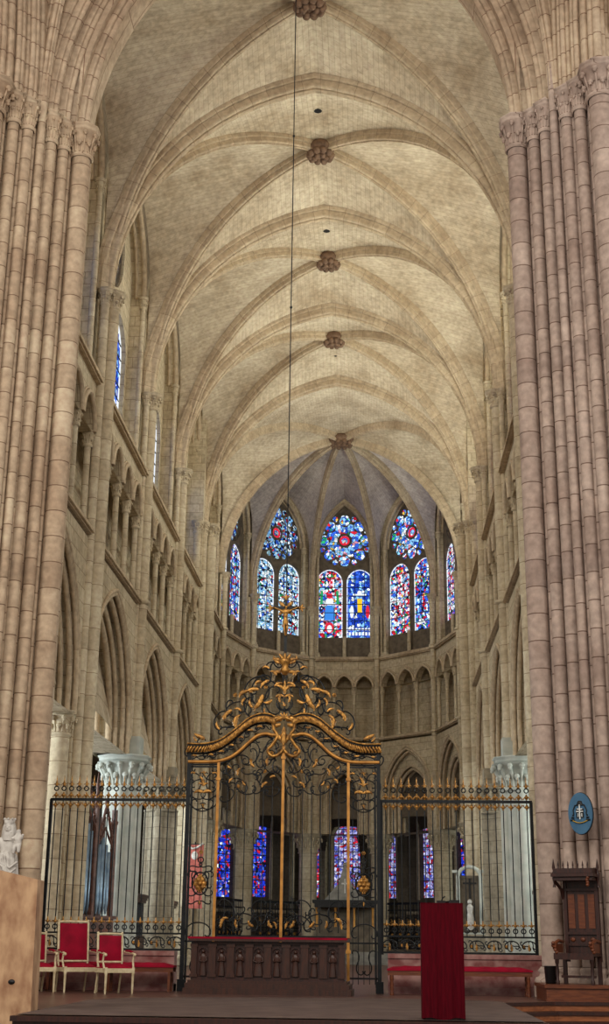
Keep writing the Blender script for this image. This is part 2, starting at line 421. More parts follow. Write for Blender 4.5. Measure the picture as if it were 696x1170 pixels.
# ================================================================== SETTING: floors
fl = MB()
fl.quad([(-2.66,16.35,0),(3.56,16.35,0),(3.56,21.85,0),(4.4,22.45,0),(5.75,22.6,0),(5.75,27.4,0),(4.9,27.4,0),(4.9,80,0),(-4.9,80,0),(-11.5,80,0),(-11.5,17.9,0),(-2.66,17.9,0)])
fl.quad([(4.9,27.4,0),(11.5,27.4,0),(11.5,80,0),(4.9,80,0)])
fo = fl.build('floor', M['floor']); tag(fo, kind='structure')
nf = MB(); nf.quad([(-14,-1,-.55),(14,-1,-.55),(14,30,-.55),(-14,30,-.55)])
tag(nf.build('floor', M['nave']), kind='structure')
# dark riser and nosing of the platform
pl = MB(); pl.box((.45,16.37,-.285),(6.2,.1,.53)); pl.box((.45,16.33,-.03),(6.26,.14,.06)); pl.box((-2.64,17.1,-.285),(.06,1.5,.53))
tag(pl.build('trim_1', M['wood']), kind='structure')
pl = MB(); pl.box((-7.0,17.93,-.285),(8.7,.08,.53))
tag(pl.build('trim_2', M['woodm']), kind='structure')
# grey carpet over the front of the platform, with a rounded far edge
cp = MB(); pts = [(3.54,16.37,.012),(3.54,21.9,.012)]
for k in range(9):
    a = k/8; pts.append((3.3-5.7*a, 22.35+.5*sin(pi*a*.9)-1.2*a*a, .012))
pts += [(-2.64,20.5,.012),(-2.64,16.37,.012)]
cp.quad(pts); tag(cp.build('carpet', M['carpet']), 'grey mauve carpet laid over the front half of the platform', 'carpet')
# steps going down on the right
st = empty('steps', (0,0,0), label='wooden steps descending from the platform at lower right before the tall carved throne', cat='steps')
def slab_poly(mb, P, z0, z1):
    n = len(P); mb.mesh([(x,y,z0) for x, y in P]+[(x,y,z1) for x, y in P], [tuple(range(n-1,-1,-1)), tuple(range(n,2*n))]+[(k, (k+1)%n, n+(k+1)%n, n+k) for k in range(n)])
for k in range(4):
    o = .36*k; z = -.002-.13*k
    P = [(3.58,21.83-o*1.3),(4.42,22.43-o*1.1),(5.78,22.58-o),(5.78,22.95-o),(4.35,22.85-o*1.1),(3.58,22.3-o*1.3)]
    b = MB(); slab_poly(b, P, z-.045, z); b.build('tread', M['wood'], st)
    Q = [(x, y+.03) for x, y in P]
    b = MB(); slab_poly(b, Q, z-.13 if k < 3 else -.55, z-.045); b.build('riser', M['woodl'], st)
# ================================================================== the vaults
def straight(a, b): 
    return a, b
def web_bay(tag_, ya, yb, yboss):
    root = empty('ceiling', kind='structure')
    boss = V((0, yboss, ZB))
    for s in (-1, 1):
        cs = {ya: V((s*AX, ya, ZC)), yb: V((s*AX, yb, ZC))}
        # lateral cell
        mb = MB(); wc = V((s*(WX+.1), (ya+yb)/2, ZWC))
        for y in (ya, yb):
            sgn = 1 if y == ya else -1
            D = offset_out(rib_curve(cs[y], boss), .26, 0)
            wy = y+sgn*.35
            W = offset_out(stilted(V((s*(WX+.12), wy, ZC)), wc, ZW), .12, 0)
            cell(mb, D, W)
        mb.build('web', M['vault'], root)
        for y in (ya, yb):
            r = MB(); C = rib_curve(cs[y], boss)
            h = V((C[-1].x-C[0].x, C[-1].y-C[0].y, 0)); r.sweep(C, PR_D, V((h.y,-h.x,0)).cross(V((0,0,0))) if False else V((-h.y,h.x,0)))
            r.build('diagonal_rib', M['rib'], root)
    for y in (ya, yb):
        sgn = 1 if y == ya else -1; mb = MB()
        for s in (-1, 1):
            D = offset_out(rib_curve(V((s*AX, y, ZC)), boss), .26, 0)
            W = offset_out(rib_curve(V((s*AX, y+sgn*.3, ZC)), V((0, y+sgn*.3, ZT))), .3, 0)
            cell(mb, D, W)
        mb.build('web', M['vault'], root)
    keystone(root, boss)
    return root
def keystone(root, boss, r=.42):
    k = MB(); k.lathe([(.12,-.2),(r*.55,-.16),(r*.8,-.08),(r,.0),(r*1.05,.12),(r*.8,.3)], tuple(boss), 16)
    for j in range(10):
        a = 2*pi*j/10; k.sphere((boss.x+r*.78*cos(a), boss.y+r*.78*sin(a), boss.z-.12), .12, 7, 5)
    for j in range(6):
        a = 2*pi*j/6; k.sphere((boss.x+r*.4*cos(a), boss.y+r*.4*sin(a), boss.z-.2), .1, 6, 4)
    k.build('keystone', M['boss'], root)
def tarch(y, root=None, z=ZT, ax=AX, prof=PR_T, zc=ZC, mat='rib', name='transverse_arch'):
    L = rib_curve(V((-ax, y, zc)), V((0, y, z))); R = rib_curve(V((ax, y, zc)), V((0, y, z)))
    mb = MB(); mb.sweep(L+R[::-1][1:], prof, V((0,1,0))); return mb.build(name, M[mat], root)
roots = []
for i in range(4):
    b = [28.35, 35.1, 42.0, 48.45][i]
    roots.append(web_bay(i, TS[i], TS[i+1], b))
for i in range(1, 5): tarch(TS[i], roots[i-1])
# small dark oculus plugs in the webs (bell-rope and lamp holes)
for i, (yb_) in enumerate([35.1, 42.0, 48.45]):
    h = MB()
    for dy in (-1.9, 1.9): h.lathe([(.11,-.02),(.13,-.06),(.11,-.07)], (0, yb_+dy, 24.22), 8)
    h.build('rope_hole', M['black'], roots[i+1])
# apse vault
ar = empty('ceiling', kind='structure'); bo = V(BO)
corners = [V((-AX, T4, ZC))]+[V((-x, y, ZC)) for x, y in (V1, V2, V3)]+[V((x, y, ZC)) for x, y in (V3, V2, V1)]+[V((AX, T4, ZC))]
for i, c in enumerate(corners):
    C = rib_curve(c, bo, 18); h = V((C[-1].x-C[0].x, C[-1].y-C[0].y, 0))
    r = MB(); r.sweep(C, PR_D, V((-h.y,h.x,0))); r.build('apse_rib', M['rib'], ar)
for i in range(7):
    a, b = corners[i], corners[i+1]; mid = (a+b)/2; out = (mid-V((0, mid.y if mid.y < 58 else 58, ZC)))
    out.z = 0; out.normalize(); mid += out*.12; d = (b-a).normalized()
    wc = V((mid.x, mid.y, ZWC)); mb = MB()
    for p, sg in ((a, 1), (b, -1)):
        D = offset_out(rib_curve(p, bo, 16), .26, 0)
        W = offset_out(stilted(p+d*sg*.28+out*.12, wc, ZW), .12, 0)
        cell(mb, D, W)
    mb.build('web', M['apseweb'] if 1 <= i <= 5 else M['vault'], ar)
mb = MB()
for s in (-1, 1):
    D = offset_out(rib_curve(V((s*AX, T4, ZC)), bo, 16), .26, 0)
    W = offset_out(rib_curve(V((s*AX, T4+.3, ZC)), V((0, T4+.3, ZT)), 16), .3, 0); cell(mb, D, W)
mb.build('web', M['vault'], ar); keystone(ar, bo, .62)

# ================================================================== the walls, bay by bay
glassn = [0]
def rose_plate(mb, F, cx, cz, R, w, t=.12):
    """pierced wheel: hub circle, eight inner petals, eight outer foils"""
    nr, na = 26, 128
    def hole(x, y):
        r = sqrt(x*x+y*y)/R; a = atan2(y, x)
        if r < .2: return True
        for k in range(8):
            ak = pi/8+k*pi/4; 
            px, py = cos(ak), sin(ak); u = (x*px+y*py)/R; q = abs(-x*py+y*px)/R
            if .28 < u < .66 and q < .05+.1*sin(pi*min(max((u-.28)/.38, 0), 1)): return True
            ak = k*pi/4; px, py = cos(ak), sin(ak); u = (x*px+y*py)/R-.74; q = (-x*py+y*px)/R
            if sqrt(u*u+q*q) < .205 + .028*cos(3*atan2(q, u)): return True
            u2 = (x*cos(ak)+y*sin(ak))/R; q2 = abs(q)
            if .25 < u2 < .5 and q2 < .07+.04*sin(pi*(u2-.26)/.24): return True
        return False
    _h = hole
    def hole(x, y):
        if _h(x, y): return True
        for k in range(8):
            ak = pi/8+k*pi/4
            if sqrt((x/R-.86*cos(ak))**2+(y/R-.86*sin(ak))**2) < .085: return True
        return False
    for i in range(nr):
        r0, r1 = R*(.03+1.0*i/nr), R*(.03+1.0*(i+1)/nr)
        for j in range(na):
            a0, a1 = 2*pi*j/na, 2*pi*(j+1)/na; rm, am = (r0+r1)/2, (a0+a1)/2
            if hole(rm*cos(am), rm*sin(am)): continue
            mb.quad([F(cx+r0*cos(a0), cz+r0*sin(a0), w), F(cx+r1*cos(a0), cz+r1*sin(a0), w), F(cx+r1*cos(a1), cz+r1*sin(a1), w), F(cx+r0*cos(a1), cz+r0*sin(a1), w)])
    def ring(r, x=0, y=0, rr=.03):
        mb.tube([F(cx+x+r*cos(2*pi*k/20), cz+y+r*sin(2*pi*k/20), w-.01) for k in range(20)], rr, 5, closed=True)
    ring(R*.2); ring(R*1.0, rr=.05)
    for k in range(8):
        ring(R*.21, .74*R*cos(k*pi/4), .74*R*sin(k*pi/4), .022)
WINDOWS = []
def window(F, L, hw, off, sill, spring, rise, rose_r, rose_z, w, gm=('mid','mid','rose'), simple=False, cx=None):
    """two lancets under a rose"""
    glassn[0] += 1
    root = empty('window_%d' % glassn[0], kind='structure'); WINDOWS.append(root)
    cx = L/2 if cx is None else cx
    for k, s in enumerate((-1, 1)):
        c = cx+s*off; mb = MB(); us = arch_us(c, hw, rise, 7); hi = arch_hi(c, hw, spring, rise)
        for a, b in zip(us[:-1], us[1:]):
            mb.quad([F(a, sill, w+.05), F(b, sill, w+.05), F(b, hi(b), w+.05), F(a, hi(a), w+.05)], [(a+k*9, sill), (b+k*9, sill), (b+k*9, hi(b)), (a+k*9, hi(a))])
        g = mb.build('stained_glass', G[gm[k]], root)
        ib = MB(); z = sill+.45
        while z < spring+rise*.8:
            hh = hi(c+hw*.02)-.02; half = hw
            if z > spring: 
                rr = (hw*hw+rise*rise)/(2*hw); half = max(sqrt(max(rr*rr-(z-spring)**2, 0))-(rr-hw), .05)
            ib.tube([F(c-half, z, w+.02), F(c+half, z, w+.02)], .02, 4); z += .45
        for q in (-.36, .36): ib.tube([F(c+q*hw, sill, w+.02), F(c+q*hw, hi(c+q*hw), w+.02)], .015, 4)
        ib.build('glazing_bar', M['lead'], root)
        bd = MB(); bd.tube([F(u, v, w+.03) for u, v in arch_path(c, hw-.035, spring, rise-.03, 8, sill)], .022, 4)
        bd.build('border_glass', G['wh'] if not simple else G['pale'], root)
    mb = MB(); n = 24
    for k in range(n):
        a0, a1 = 2*pi*k/n, 2*pi*(k+1)/n
        P = [(cx, rose_z), (cx+rose_r*cos(a0), rose_z+rose_r*sin(a0)), (cx+rose_r*cos(a1), rose_z+rose_r*sin(a1))]
        mb.quad([F(u, v, w+.08) for u, v in P], [(u, v) for u, v in P])
    mb.build('rose_glass', G[gm[2]], root)
    mb = MB(); n = 16; R = rose_r*.19
    for k in range(n):
        a0, a1 = 2*pi*k/n, 2*pi*(k+1)/n
        P = [(cx+R*.55*cos(a0), rose_z+R*.55*sin(a0)), (cx+R*cos(a0), rose_z+R*sin(a0)), (cx+R*cos(a1), rose_z+R*sin(a1)), (cx+R*.55*cos(a1), rose_z+R*.55*sin(a1))]
        mb.quad([F(u, v, w+.06) for u, v in P])
    mb.build('red_roundel', G['re'], root)
    mb = MB(); rose_plate(mb, F, cx, rose_z, rose_r, w); mb.build('rose_tracery', M['tracery'], root)
    return root

WG0 = .78
def bay_wall(p, q, narch, name, mat='choir', arcade=True, gm=('mid','mid','rose'), capz=5.9, gap=.62, pw=.55, simple=False, hwL=None, triback='choir'):
    ex = .75 if p[1] > 50 else 0
    WG = .62 if p[1] > 58 else WG0
    F, L, d, w = frame(p, q); root = empty(name, kind='structure')
    # --- arcade
    hw = L/2-gap; sp = capz+.45; apse_ = p[1] > 58
    if apse_: sp = 7.75; hw = L/2-.42
    rise = 9.9-sp
    mb = MB()
    o1 = op_arch(L/2, hw, 0, sp, rise, 12); panel(mb, F, 0, L, capz, ZS1-.1, 0, .32, [o1])
    dq, dr = (.26, .3) if not apse_ else (.4, .75)
    o2 = op_arch(L/2, hw-dq, 0, sp-.05, rise-dr, 12); panel(mb, F, 0, L, capz, ZS1-.1, .32, 1.0, [o2], sides=True)
    mb.build('arcade_wall', M[mat], root)
    for off, ww, r in ((.1, -.02, .055), (.0, .02, .07), (-.13, .16, .07)):
        t = MB(); t.tube([F(u, v, ww) for u, v in arch_path(L/2, hw, sp, rise, 12, capz if off <= 0 else None, off)], r, 8)
        t.build('arch_moulding', M['rib'], root)
    t = MB()
    for off, ww, r in ((0, .34, .07), (-.13, .5, .09), (-.13, .84, .09)):
        t.tube([F(u, v, ww) for u, v in arch_path(L/2, hw-dq, sp-.05, rise-dr, 12, capz, off)], r, 8)
    t.build('inner_order', M['rib'], root)
    # --- string courses
    for z, h, pr in ((ZS1-.02, .16, .14), (ZS2-.2, .2, .13)):
        s = MB()
        for (w0, w1, z0, z1) in ((-pr, .1, z+h*.3, z+h), (-pr*.6, .1, z, z+h*.35)):
            P = [F(0, z0, w0), F(L, z0, w0), F(L, z0, w1), F(0, z0, w1), F(0, z1, w0*.85), F(L, z1, w0*.85), F(L, z1, w1), F(0, z1, w1)]
            s.mesh(P, [(3,2,1,0),(4,5,6,7),(0,1,5,4),(2,3,7,6)])
        s.build('string_course', M['rib'], root)
    # --- triforium arcade
    e = .42 if narch > 3 else .16; aw = (L-2*e)/narch
    ops = [op_arch(e+aw*(k+.5), aw/2-.09, 0, 13.12, .78*min(aw, 1.3)/1.3+.02, 7) for k in range(narch)]
    mb = MB(); panel(mb, F, 0, L, 13.1, ZS2-.2, .05, .4, ops)
    mb.build('triforium_wall', M[mat], root)
    mb = MB()
    x0, x1 = -ex, L+ex
    mb.quad([F(x0, ZS1, 1.15), F(x1, ZS1, 1.15), F(x1, ZS2, 1.15), F(x0, ZS2, 1.15)], [(x0, ZS1), (x1, ZS1), (x1, ZS2), (x0, ZS2)])
    mb.quad([F(0, ZS1+.1, -.0), F(L, ZS1+.1, -.0), F(x1, ZS1+.1, 1.2), F(x0, ZS1+.1, 1.2)])
    mb.quad([F(0, ZS2-.2, .1), F(L, ZS2-.2, .1), F(x1, ZS2-.2, 1.2), F(x0, ZS2-.2, 1.2)])
    mb.build('triforium_back', M[triback], root)
    for k in range(narch):
        c = e+aw*(k+.5); t = MB()
        rs = .78*min(aw, 1.3)/1.3+.02
        t.tube([F(u, v, .0) for u, v in arch_path(c, aw/2-.05, 13.12, rs, 7)], .07, 6)
        t.tube([F(u, v, .03) for u, v in arch_path(c, aw/2-.05, 13.12, rs, 7, None, .1)], .035, 5)
        t.build('arch_moulding', M['rib'], root)
    for k in range(narch+1):
        u = e+aw*k; P = F(u, 0, .16); c = MB()
        c.lathe([(.085, 10.6), (.085, 12.75)], (P.x, P.y, 0), 10); 
        base(c, P.x, P.y, 10.52, .1, .22); capital(c, P.x, P.y, 13.14, .11, .42, 1.75, 4, 6, atan2(d.y, d.x))
        c.build('colonnette', M['shaft'], root)
    # --- clerestory
    lw = (L-2*pw)
    hwl = hwL or min(lw*.24, .74); offl = hwl+.1; sill = 15.8; spl = 18.75; ri = .62*hwl/.68+.1
    rr = min(lw*.55, 1.5) if L < 5 else 1.6; rz_ = 21.05 if L < 5 else 20.95
    if L > 5: hwl = 1.15; offl = 1.42; ri = 1.1; spl = 18.0; rr = 1.55; rz_ = 21.05
    ops = [op_arch(L/2-offl, hwl, sill, spl, ri, 7), op_arch(L/2+offl, hwl, sill, spl, ri, 7), op_circ(L/2, rr, rz_, 12)]
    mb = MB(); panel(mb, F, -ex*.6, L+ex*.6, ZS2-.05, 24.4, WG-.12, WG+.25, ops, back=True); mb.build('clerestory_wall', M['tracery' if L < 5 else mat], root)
    window(F, L, hwl, offl, sill, spl, ri, rr, rz_, WG, gm, simple)
    # flanking masonry and the passage arch
    hwc = L/2-pw; rs = ZWC-.1-ZW
    mb = MB(); panel(mb, F, 0, L, ZS2-.02, 24.3, .3, WG-.1, [op_arch(L/2, hwc, 0, ZW, rs, 12)], back=False, sides=False)
    mb.quad([F(0, ZS2, -.05), F(L, ZS2, -.05), F(L, ZS2, WG), F(0, ZS2, WG)])
    mb.build('window_reveal', M[mat], root)
    t = MB(); t.tube([F(u, v, .26) for u, v in arch_path(L/2, hwc+.03, ZW, rs, 12)], .1, 8)
    t.tube([F(u, v, .5) for u, v in arch_path(L/2, hwc-.02, ZW, rs, 12)], .07, 6); t.build('wall_rib', M['rib'], root)
    for s in (0, 1):
        u = pw-.02 if s == 0 else L-pw+.02; P = F(u, 0, .26); c = MB()
        c.lathe([(.085, ZS2), (.085, ZW-.3)], (P.x, P.y, 0), 10); capital(c, P.x, P.y, ZW+.03, .1, .42, 1.7, 8, 6); base(c, P.x, P.y, ZS2, .12, .3)
        c.build('wall_shaft', M['shaft'], root)
    mb = MB(); P = F(L/2, 0, WG-.3); mb.lathe([(.1,ZS2),(.1,sill)], (P.x,P.y,0), 8) if L < 5 else None
    if mb.v: mb.build('mullion_foot', M['shaft'], root)
    return root
for s, nm in ((-1, 'wall_left'), (1, 'wall_right')):
    for i in range(4):
        bay_wall((s*WX, TS[i]), (s*WX, TS[i+1]), 4, nm, gm=('mid','azure','rosedim') if s < 0 else ('pink','pink','rose'), capz=5.9)
    bay_wall((s*WX, T4), (s*V1[0], V1[1]), 4, nm, gm=('pale','pink','rosedim'))
    bay_wall((s*V1[0], V1[1]), (s*V2[0], V2[1]), 3, nm, gm=('mid','mid','rosedim') if s < 0 else ('pink','pink','rose'), gap=.5, pw=.26, hwL=.86)
bay_wall((-V2[0], V2[1]), (-V3[0], V3[1]), 3, 'wall_apse', gm=('pale','pale','rosedim'), gap=.5, pw=.34)
bay_wall((-V3[0], V3[1]), (V3[0], V3[1]), 3, 'wall_apse', gm=('pink','azure','rose'), gap=.5, pw=.3, triback='choir', hwL=.69)
bay_wall((V3[0], V3[1]), (V2[0], V2[1]), 3, 'wall_apse', gm=('pink','mid','rose'), gap=.5, pw=.34)

# painted-glass figures in the two middle lancets
cw = [w for w in WINDOWS if any(k.active_material == G['azure'] for k in kids(w) if k.type == 'MESH')][-1]
def gpiece(kind, pts, y=66.975):
    mb = MB(); mb.quad([(x, y, z) for x, z in pts]); return mb.build(kind, None or G[{'r':'re','g':'gr','y':'ye','w':'wh','b':'bl'}[kind[0]]], cw)
def ell(cx, cz, a, b, n=14): return [(cx+a*cos(2*pi*k/n), cz+b*sin(2*pi*k/n)) for k in range(n)]
def gp(col, name, pts, y=66.652):
    mb = MB(); mb.quad([(x, y, z) for x, z in pts]); o = mb.build(name, G[col], cw); return o
c1, c2 = -.78, .78
gp('bl', 'blue_robe', [(c1-.26,17.2),(c1-.3,16.75),(c1+.3,16.75),(c1+.26,17.2),(c1+.15,17.55),(c1-.15,17.55)])
gp('wh', 'pale_throne', ell(c1,17.75,.2,.22)); gp('re', 'red_halo', ell(c1,18.05,.15,.15),66.646)
gp('gr', 'green_figure', [(c1-.5,17.6),(c1-.36,17.6),(c1-.34,18.3),(c1-.46,18.35)]); gp('gr', 'green_figure', [(c1+.36,17.6),(c1+.5,17.6),(c1+.46,18.35),(c1+.34,18.3)])
gp('re', 'red_panel', ell(c1,16.35,.24,.3)); gp('wh', 'kneeling_figure', ell(c1,16.3,.13,.2),66.646)
gp('ye', 'yellow_robe', [(c2-.1,17.15),(c2+.12,17.15),(c2+.14,17.9),(c2-.12,17.9)]); gp('wh', 'white_figure', ell(c2,18.2,.12,.14))
gp('wh', 'outstretched_arms', [(c2-.36,18.16),(c2+.36,18.16),(c2+.34,18.06),(c2-.34,18.06)])
gp('wh', 'white_mourner', ell(c2-.4,17.2,.1,.34)); gp('re', 'red_mourner', ell(c2+.42,17.2,.1,.36))
for k in range(7):
    gp('wh', 'lettering_band', [(c2-.56+.17*k,15.95),(c2-.45+.17*k,15.95),(c2-.45+.17*k,16.12),(c2-.56+.17*k,16.12)])
    gp('wh', 'lettering_band', [(c2-.58+.17*k,16.22),(c2-.46+.17*k,16.22),(c2-.46+.17*k,16.34),(c2-.58+.17*k,16.34)])

# ================================================================== piers
def shaft(mb, x, y, z0, z1, r, n=14): mb.lathe([(r, z0), (r, z1)], (x, y, 0), n)
def pier(name, label, cat='pier', group=None): return empty(name, (0,0,0), label=label, cat=cat, group=group)
side = {-1: 'left', 1: 'right'}
def part(root, name, mat, fn, *a, **k):
    mb = MB(); fn(mb, *a, **k); return mb.build(name, M[mat], root)
order = {T1:'nearest the crossing', T2:'second from the crossing', T3:'third from the crossing'}
for s in (-1, 1):
    # T1: compound pier to the floor
    r = pier('compound_pier', 'cream bundled pier just behind the %s crossing pier' % side[s])
    part(r, 'core', 'choir', lambda b: b.box((s*6.05, T1, 5.2), (1.0, 1.05, 10.4)))
    for dx, dy, rr in ((0,0,.18),(.16,-.27,.12),(.16,.27,.12)):
        x, y = s*(AX-.1+dx), T1+dy
        part(r, 'shaft', 'shaft', shaft, x, y, .4, ZC-.4, rr); part(r, 'capital', 'shaft', capital, x, y, ZC, rr, .5, 1.8, 8, 7)
        part(r, 'base', 'shaft', base, x, y, 0, rr, .5)
    for dx, dy, rr in ((.3,-.62,.22),(.7,-.6,.13),(.3,.62,.22)):
        x, y = s*(WX+dx), T1+dy
        part(r, 'shaft', 'shaft', shaft, x, y, .4, 5.5, rr); part(r, 'capital', 'shaft', capital, x, y, 6.95 if dy < 0 and False else 5.98, rr, .6, 1.5, 8, 8)
        part(r, 'base', 'shaft', base, x, y, 0, rr, .5)
    # T2 / T3: columns with big capitals, vault shafts start above them
    for t, nm in ((T2, 'octagonal'), (T3, 'round')):
        r = pier('arcade_column', ('pale %s arcade column with broad leafy capital, seen above the iron screen' if t == T2 else 'stone %s arcade column, the one farther from the screen') % side[s], 'column')
        mt = 'pale' if t == T2 else 'amb'
        for dx, dy, rr in ((0,0,.42),(-.42,0,.15),(.42,0,.15),(0,-.44,.15),(0,.44,.15)):
            x, y = s*(WX+.18+dx), t+dy
            part(r, 'shaft', mt, shaft, x, y, .5, 5.0, rr, 20)
            part(r, 'base', mt, base, x, y, 0, rr, .55)
        part(r, 'capital', mt, capital, s*(WX+.18), t, 5.92, .5, .95, 1.5, 8, 10)
        part(r, 'plinth_block', mt, lambda b: b.box((s*(WX-.02), t, 6.2), (.55, .62, .55)))
        part(r, 'vault_shaft', 'shaft', shaft, s*(AX-.0), t, 6.45, ZC-.4, .17)
        for dy in (-.24, .24):
            part(r, 'vault_shaft', 'shaft', shaft, s*(AX+.12), t+dy, 6.45, ZC-.4, .09)
            part(r, 'capital', 'shaft', capital, s*(AX+.12), t+dy, ZC, .1, .45, 1.8, 8, 6)
        part(r, 'capital', 'shaft', capital, s*AX, t, ZC+.02, .19, .55, 1.9, 8, 8)
        part(r, 'shaft_ring', 'shaft', lambda b: b.lathe([(.17,0),(.26,.03),(.28,.1),(.17,.14)], (s*AX, t, ZS1), 12))
    # T4 heavy bundled pier
    r = pier('bundled_pier', 'thick pier of three stepped shafts at the mouth of the apse, %s side' % side[s])
    part(r, 'core', 'choir', lambda b: b.box((s*6.0, T4, 12.2), (1.1, 1.3, 24.0)))
    for dx, dy, rr in ((-.24,.0,.24),(.02,-.36,.16),(.24,-.62,.16),(.02,.36,.16),(.24,.62,.13)):
        x, y = s*(AX+dx), T4+dy
        part(r, 'shaft', 'shaft', shaft, x, y, .4, ZC-.4, rr); part(r, 'capital', 'shaft', capital, x, y, ZC+.02, rr, .55, 1.55, 8, 8)
        part(r, 'base', 'shaft', base, x, y, 0, rr, .5)
    # apse columns
    for (vx, vy), t in ((V1, 'at the start of the curve'), (V2, 'flanking the outer apse window'), (V3, 'beside the central axis')):
        r = pier('apse_column', 'slender round apse column with leafy capital carrying a thin vault shaft, %s side, %s' % (side[s], t), 'column')
        c = V((vx, vy, 0)); o = (c-V((0, 58, 0))).normalized(); q = c+o*.35
        part(r, 'column', 'shaft', shaft, s*q.x, q.y, .45, 5.0, .44, 20); part(r, 'capital', 'shaft', capital, s*q.x, q.y, 5.92, .44, .95, 1.55, 8, 10)
        part(r, 'base', 'amb', base, s*q.x, q.y, 0, .46, .5)
        q = c-o*.1
        part(r, 'vault_shaft', 'shaft', shaft, s*q.x, q.y, 5.9, ZC-.3, .13); part(r, 'capital', 'shaft', capital, s*q.x, q.y, ZC+.02, .14, .5, 1.8, 8, 7)
        for sg in (-1, 1):
            dd = V((-o.y, o.x, 0)); p2 = c+dd*sg*.2+o*.05
            part(r, 'side_shaft', 'shaft', shaft, s*p2.x, p2.y, 5.9, ZC-.1, .06, 8)
        part(r, 'shaft_ring', 'shaft', lambda b: b.lathe([(.13,0),(.22,.03),(.22,.1),(.13,.14)], (s*q.x, q.y, ZS1), 12))
        part(r, 'shaft_ring', 'shaft', lambda b: b.lathe([(.13,0),(.22,.03),(.22,.1),(.13,.14)], (s*q.x, q.y, ZS2-.15), 12))

# ------------------------------------------------------------------ crossing piers and arch
ZX = 17.5
SH = [(4.66,24.32,.2,1),(4.98,23.98,.115,1),(5.18,23.7,.115,1),(5.33,23.44,.085,0),(5.55,23.22,.115,1),(5.78,22.96,.115,1),(6.14,22.6,.235,1),(6.48,22.98,.115,1),(6.68,23.22,.115,1),(6.95,23.5,.2,1)]
for s in (-1, 1):
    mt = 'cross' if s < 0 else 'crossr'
    r = pier('crossing_pier', ('huge warm rose-beige crossing pier of clustered shafts filling the left edge' if s < 0 else 'huge weathered grey-pink crossing pier of clustered shafts on the right, behind the carved throne'))
    co = MB(); poly = [(4.85,24.6),(5.15,24.18),(5.5,23.72),(5.86,23.28),(6.16,22.98),(6.7,23.6),(7.2,24.2),(7.2,26.2),(4.9,26.2)]
    pts = [(s*x, y) for x, y in poly]
    for k in range(len(pts)):
        a, b = pts[k], pts[(k+1) % len(pts)]; co.quad([(a[0],a[1],-.6),(b[0],b[1],-.6),(b[0],b[1],30),(a[0],a[1],30)])
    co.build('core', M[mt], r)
    for i, (x, y, rr, cap_) in enumerate(SH):
        part(r, 'shaft', mt, shaft, s*x, y, .5, ZX-.35 if cap_ else 27, rr, 18)
        if cap_: part(r, 'capital', mt, capital, s*x, y, ZX+.05, rr*1.0+.02, .75, 1.62, 8 if rr > .15 else 4, 8, pi/4 if s > 0 else -pi/4)
        part(r, 'base', mt, base, s*x, y, -.0, rr+.02, .5)
    # thin fillets between the shafts
    fi = MB()
    for i in range(len(SH)-1):
        a, b = V((SH[i][0], SH[i][1], 0)), V((SH[i+1][0], SH[i+1][1], 0)); m = (a+b)/2
        m += (V((6.1,25,0))-m).normalized()*.1
        shaft(fi, s*m.x, m.y, .4, ZX-.5, .05, 8)
    fi.build('fillet', M[mt], r)
    # statue-side plinth
    part(r, 'plinth', mt, lambda b: b.mesh([(s*x*1.0, y-.12, z) for z in (-.56, .3) for x, y in poly], [tuple(range(9)), tuple(range(9, 18))]+[(k, (k+1) % 9, 9+(k+1) % 9, 9+k) for k in range(9)]))
# crossing arch towards the choir: three rolled orders
ca = empty('ceiling', kind='structure')
for ax, y, rr in ((4.66,24.32,.2),(4.98,23.98,.14),(5.18,23.7,.14)):
    hz = 24.6+(ax-4.66)*1.1
    P = rib_curve(V((-ax, y, ZX)), V((-.0, y, hz)), 22)+rib_curve(V((ax, y, ZX)), V((0, y, hz)), 22)[::-1][1:]
    mb = MB(); w = rr*1.25
    mb.sweep(P, profile([(-w*.75,.16,w*.22),(-w*.4,.02,w*.2),(0,-.05,w*.3),(w*.4,.02,w*.2),(w*.75,.16,w*.22)], w, .46), V((0,1,0))); mb.build('arch_order', M['archst'], ca)
mb = MB(); P = arch_path(0, 4.75, ZX, 7.2, 22)
for (a, b) in zip(P[:-1], P[1:]):
    for y in (24.0, 25.4): mb.quad([(a[0], y, a[1]), (b[0], y, b[1]), (b[0], y, 27.5), (a[0], y, 27.5)], [(a[0],a[1]),(b[0],b[1]),(b[0],27.5),(a[0],27.5)])
    mb.quad([(a[0],24.0,a[1]),(b[0],24.0,b[1]),(b[0],25.4,b[1]),(a[0],25.4,a[1])])
for s in (-1, 1): mb.quad([(s*4.75,24.3,ZX),(s*9,24.3,ZX),(s*9,24.3,27.5),(s*4.75,24.3,27.5)])
mb.build('spandrel', M['archst'], ca)
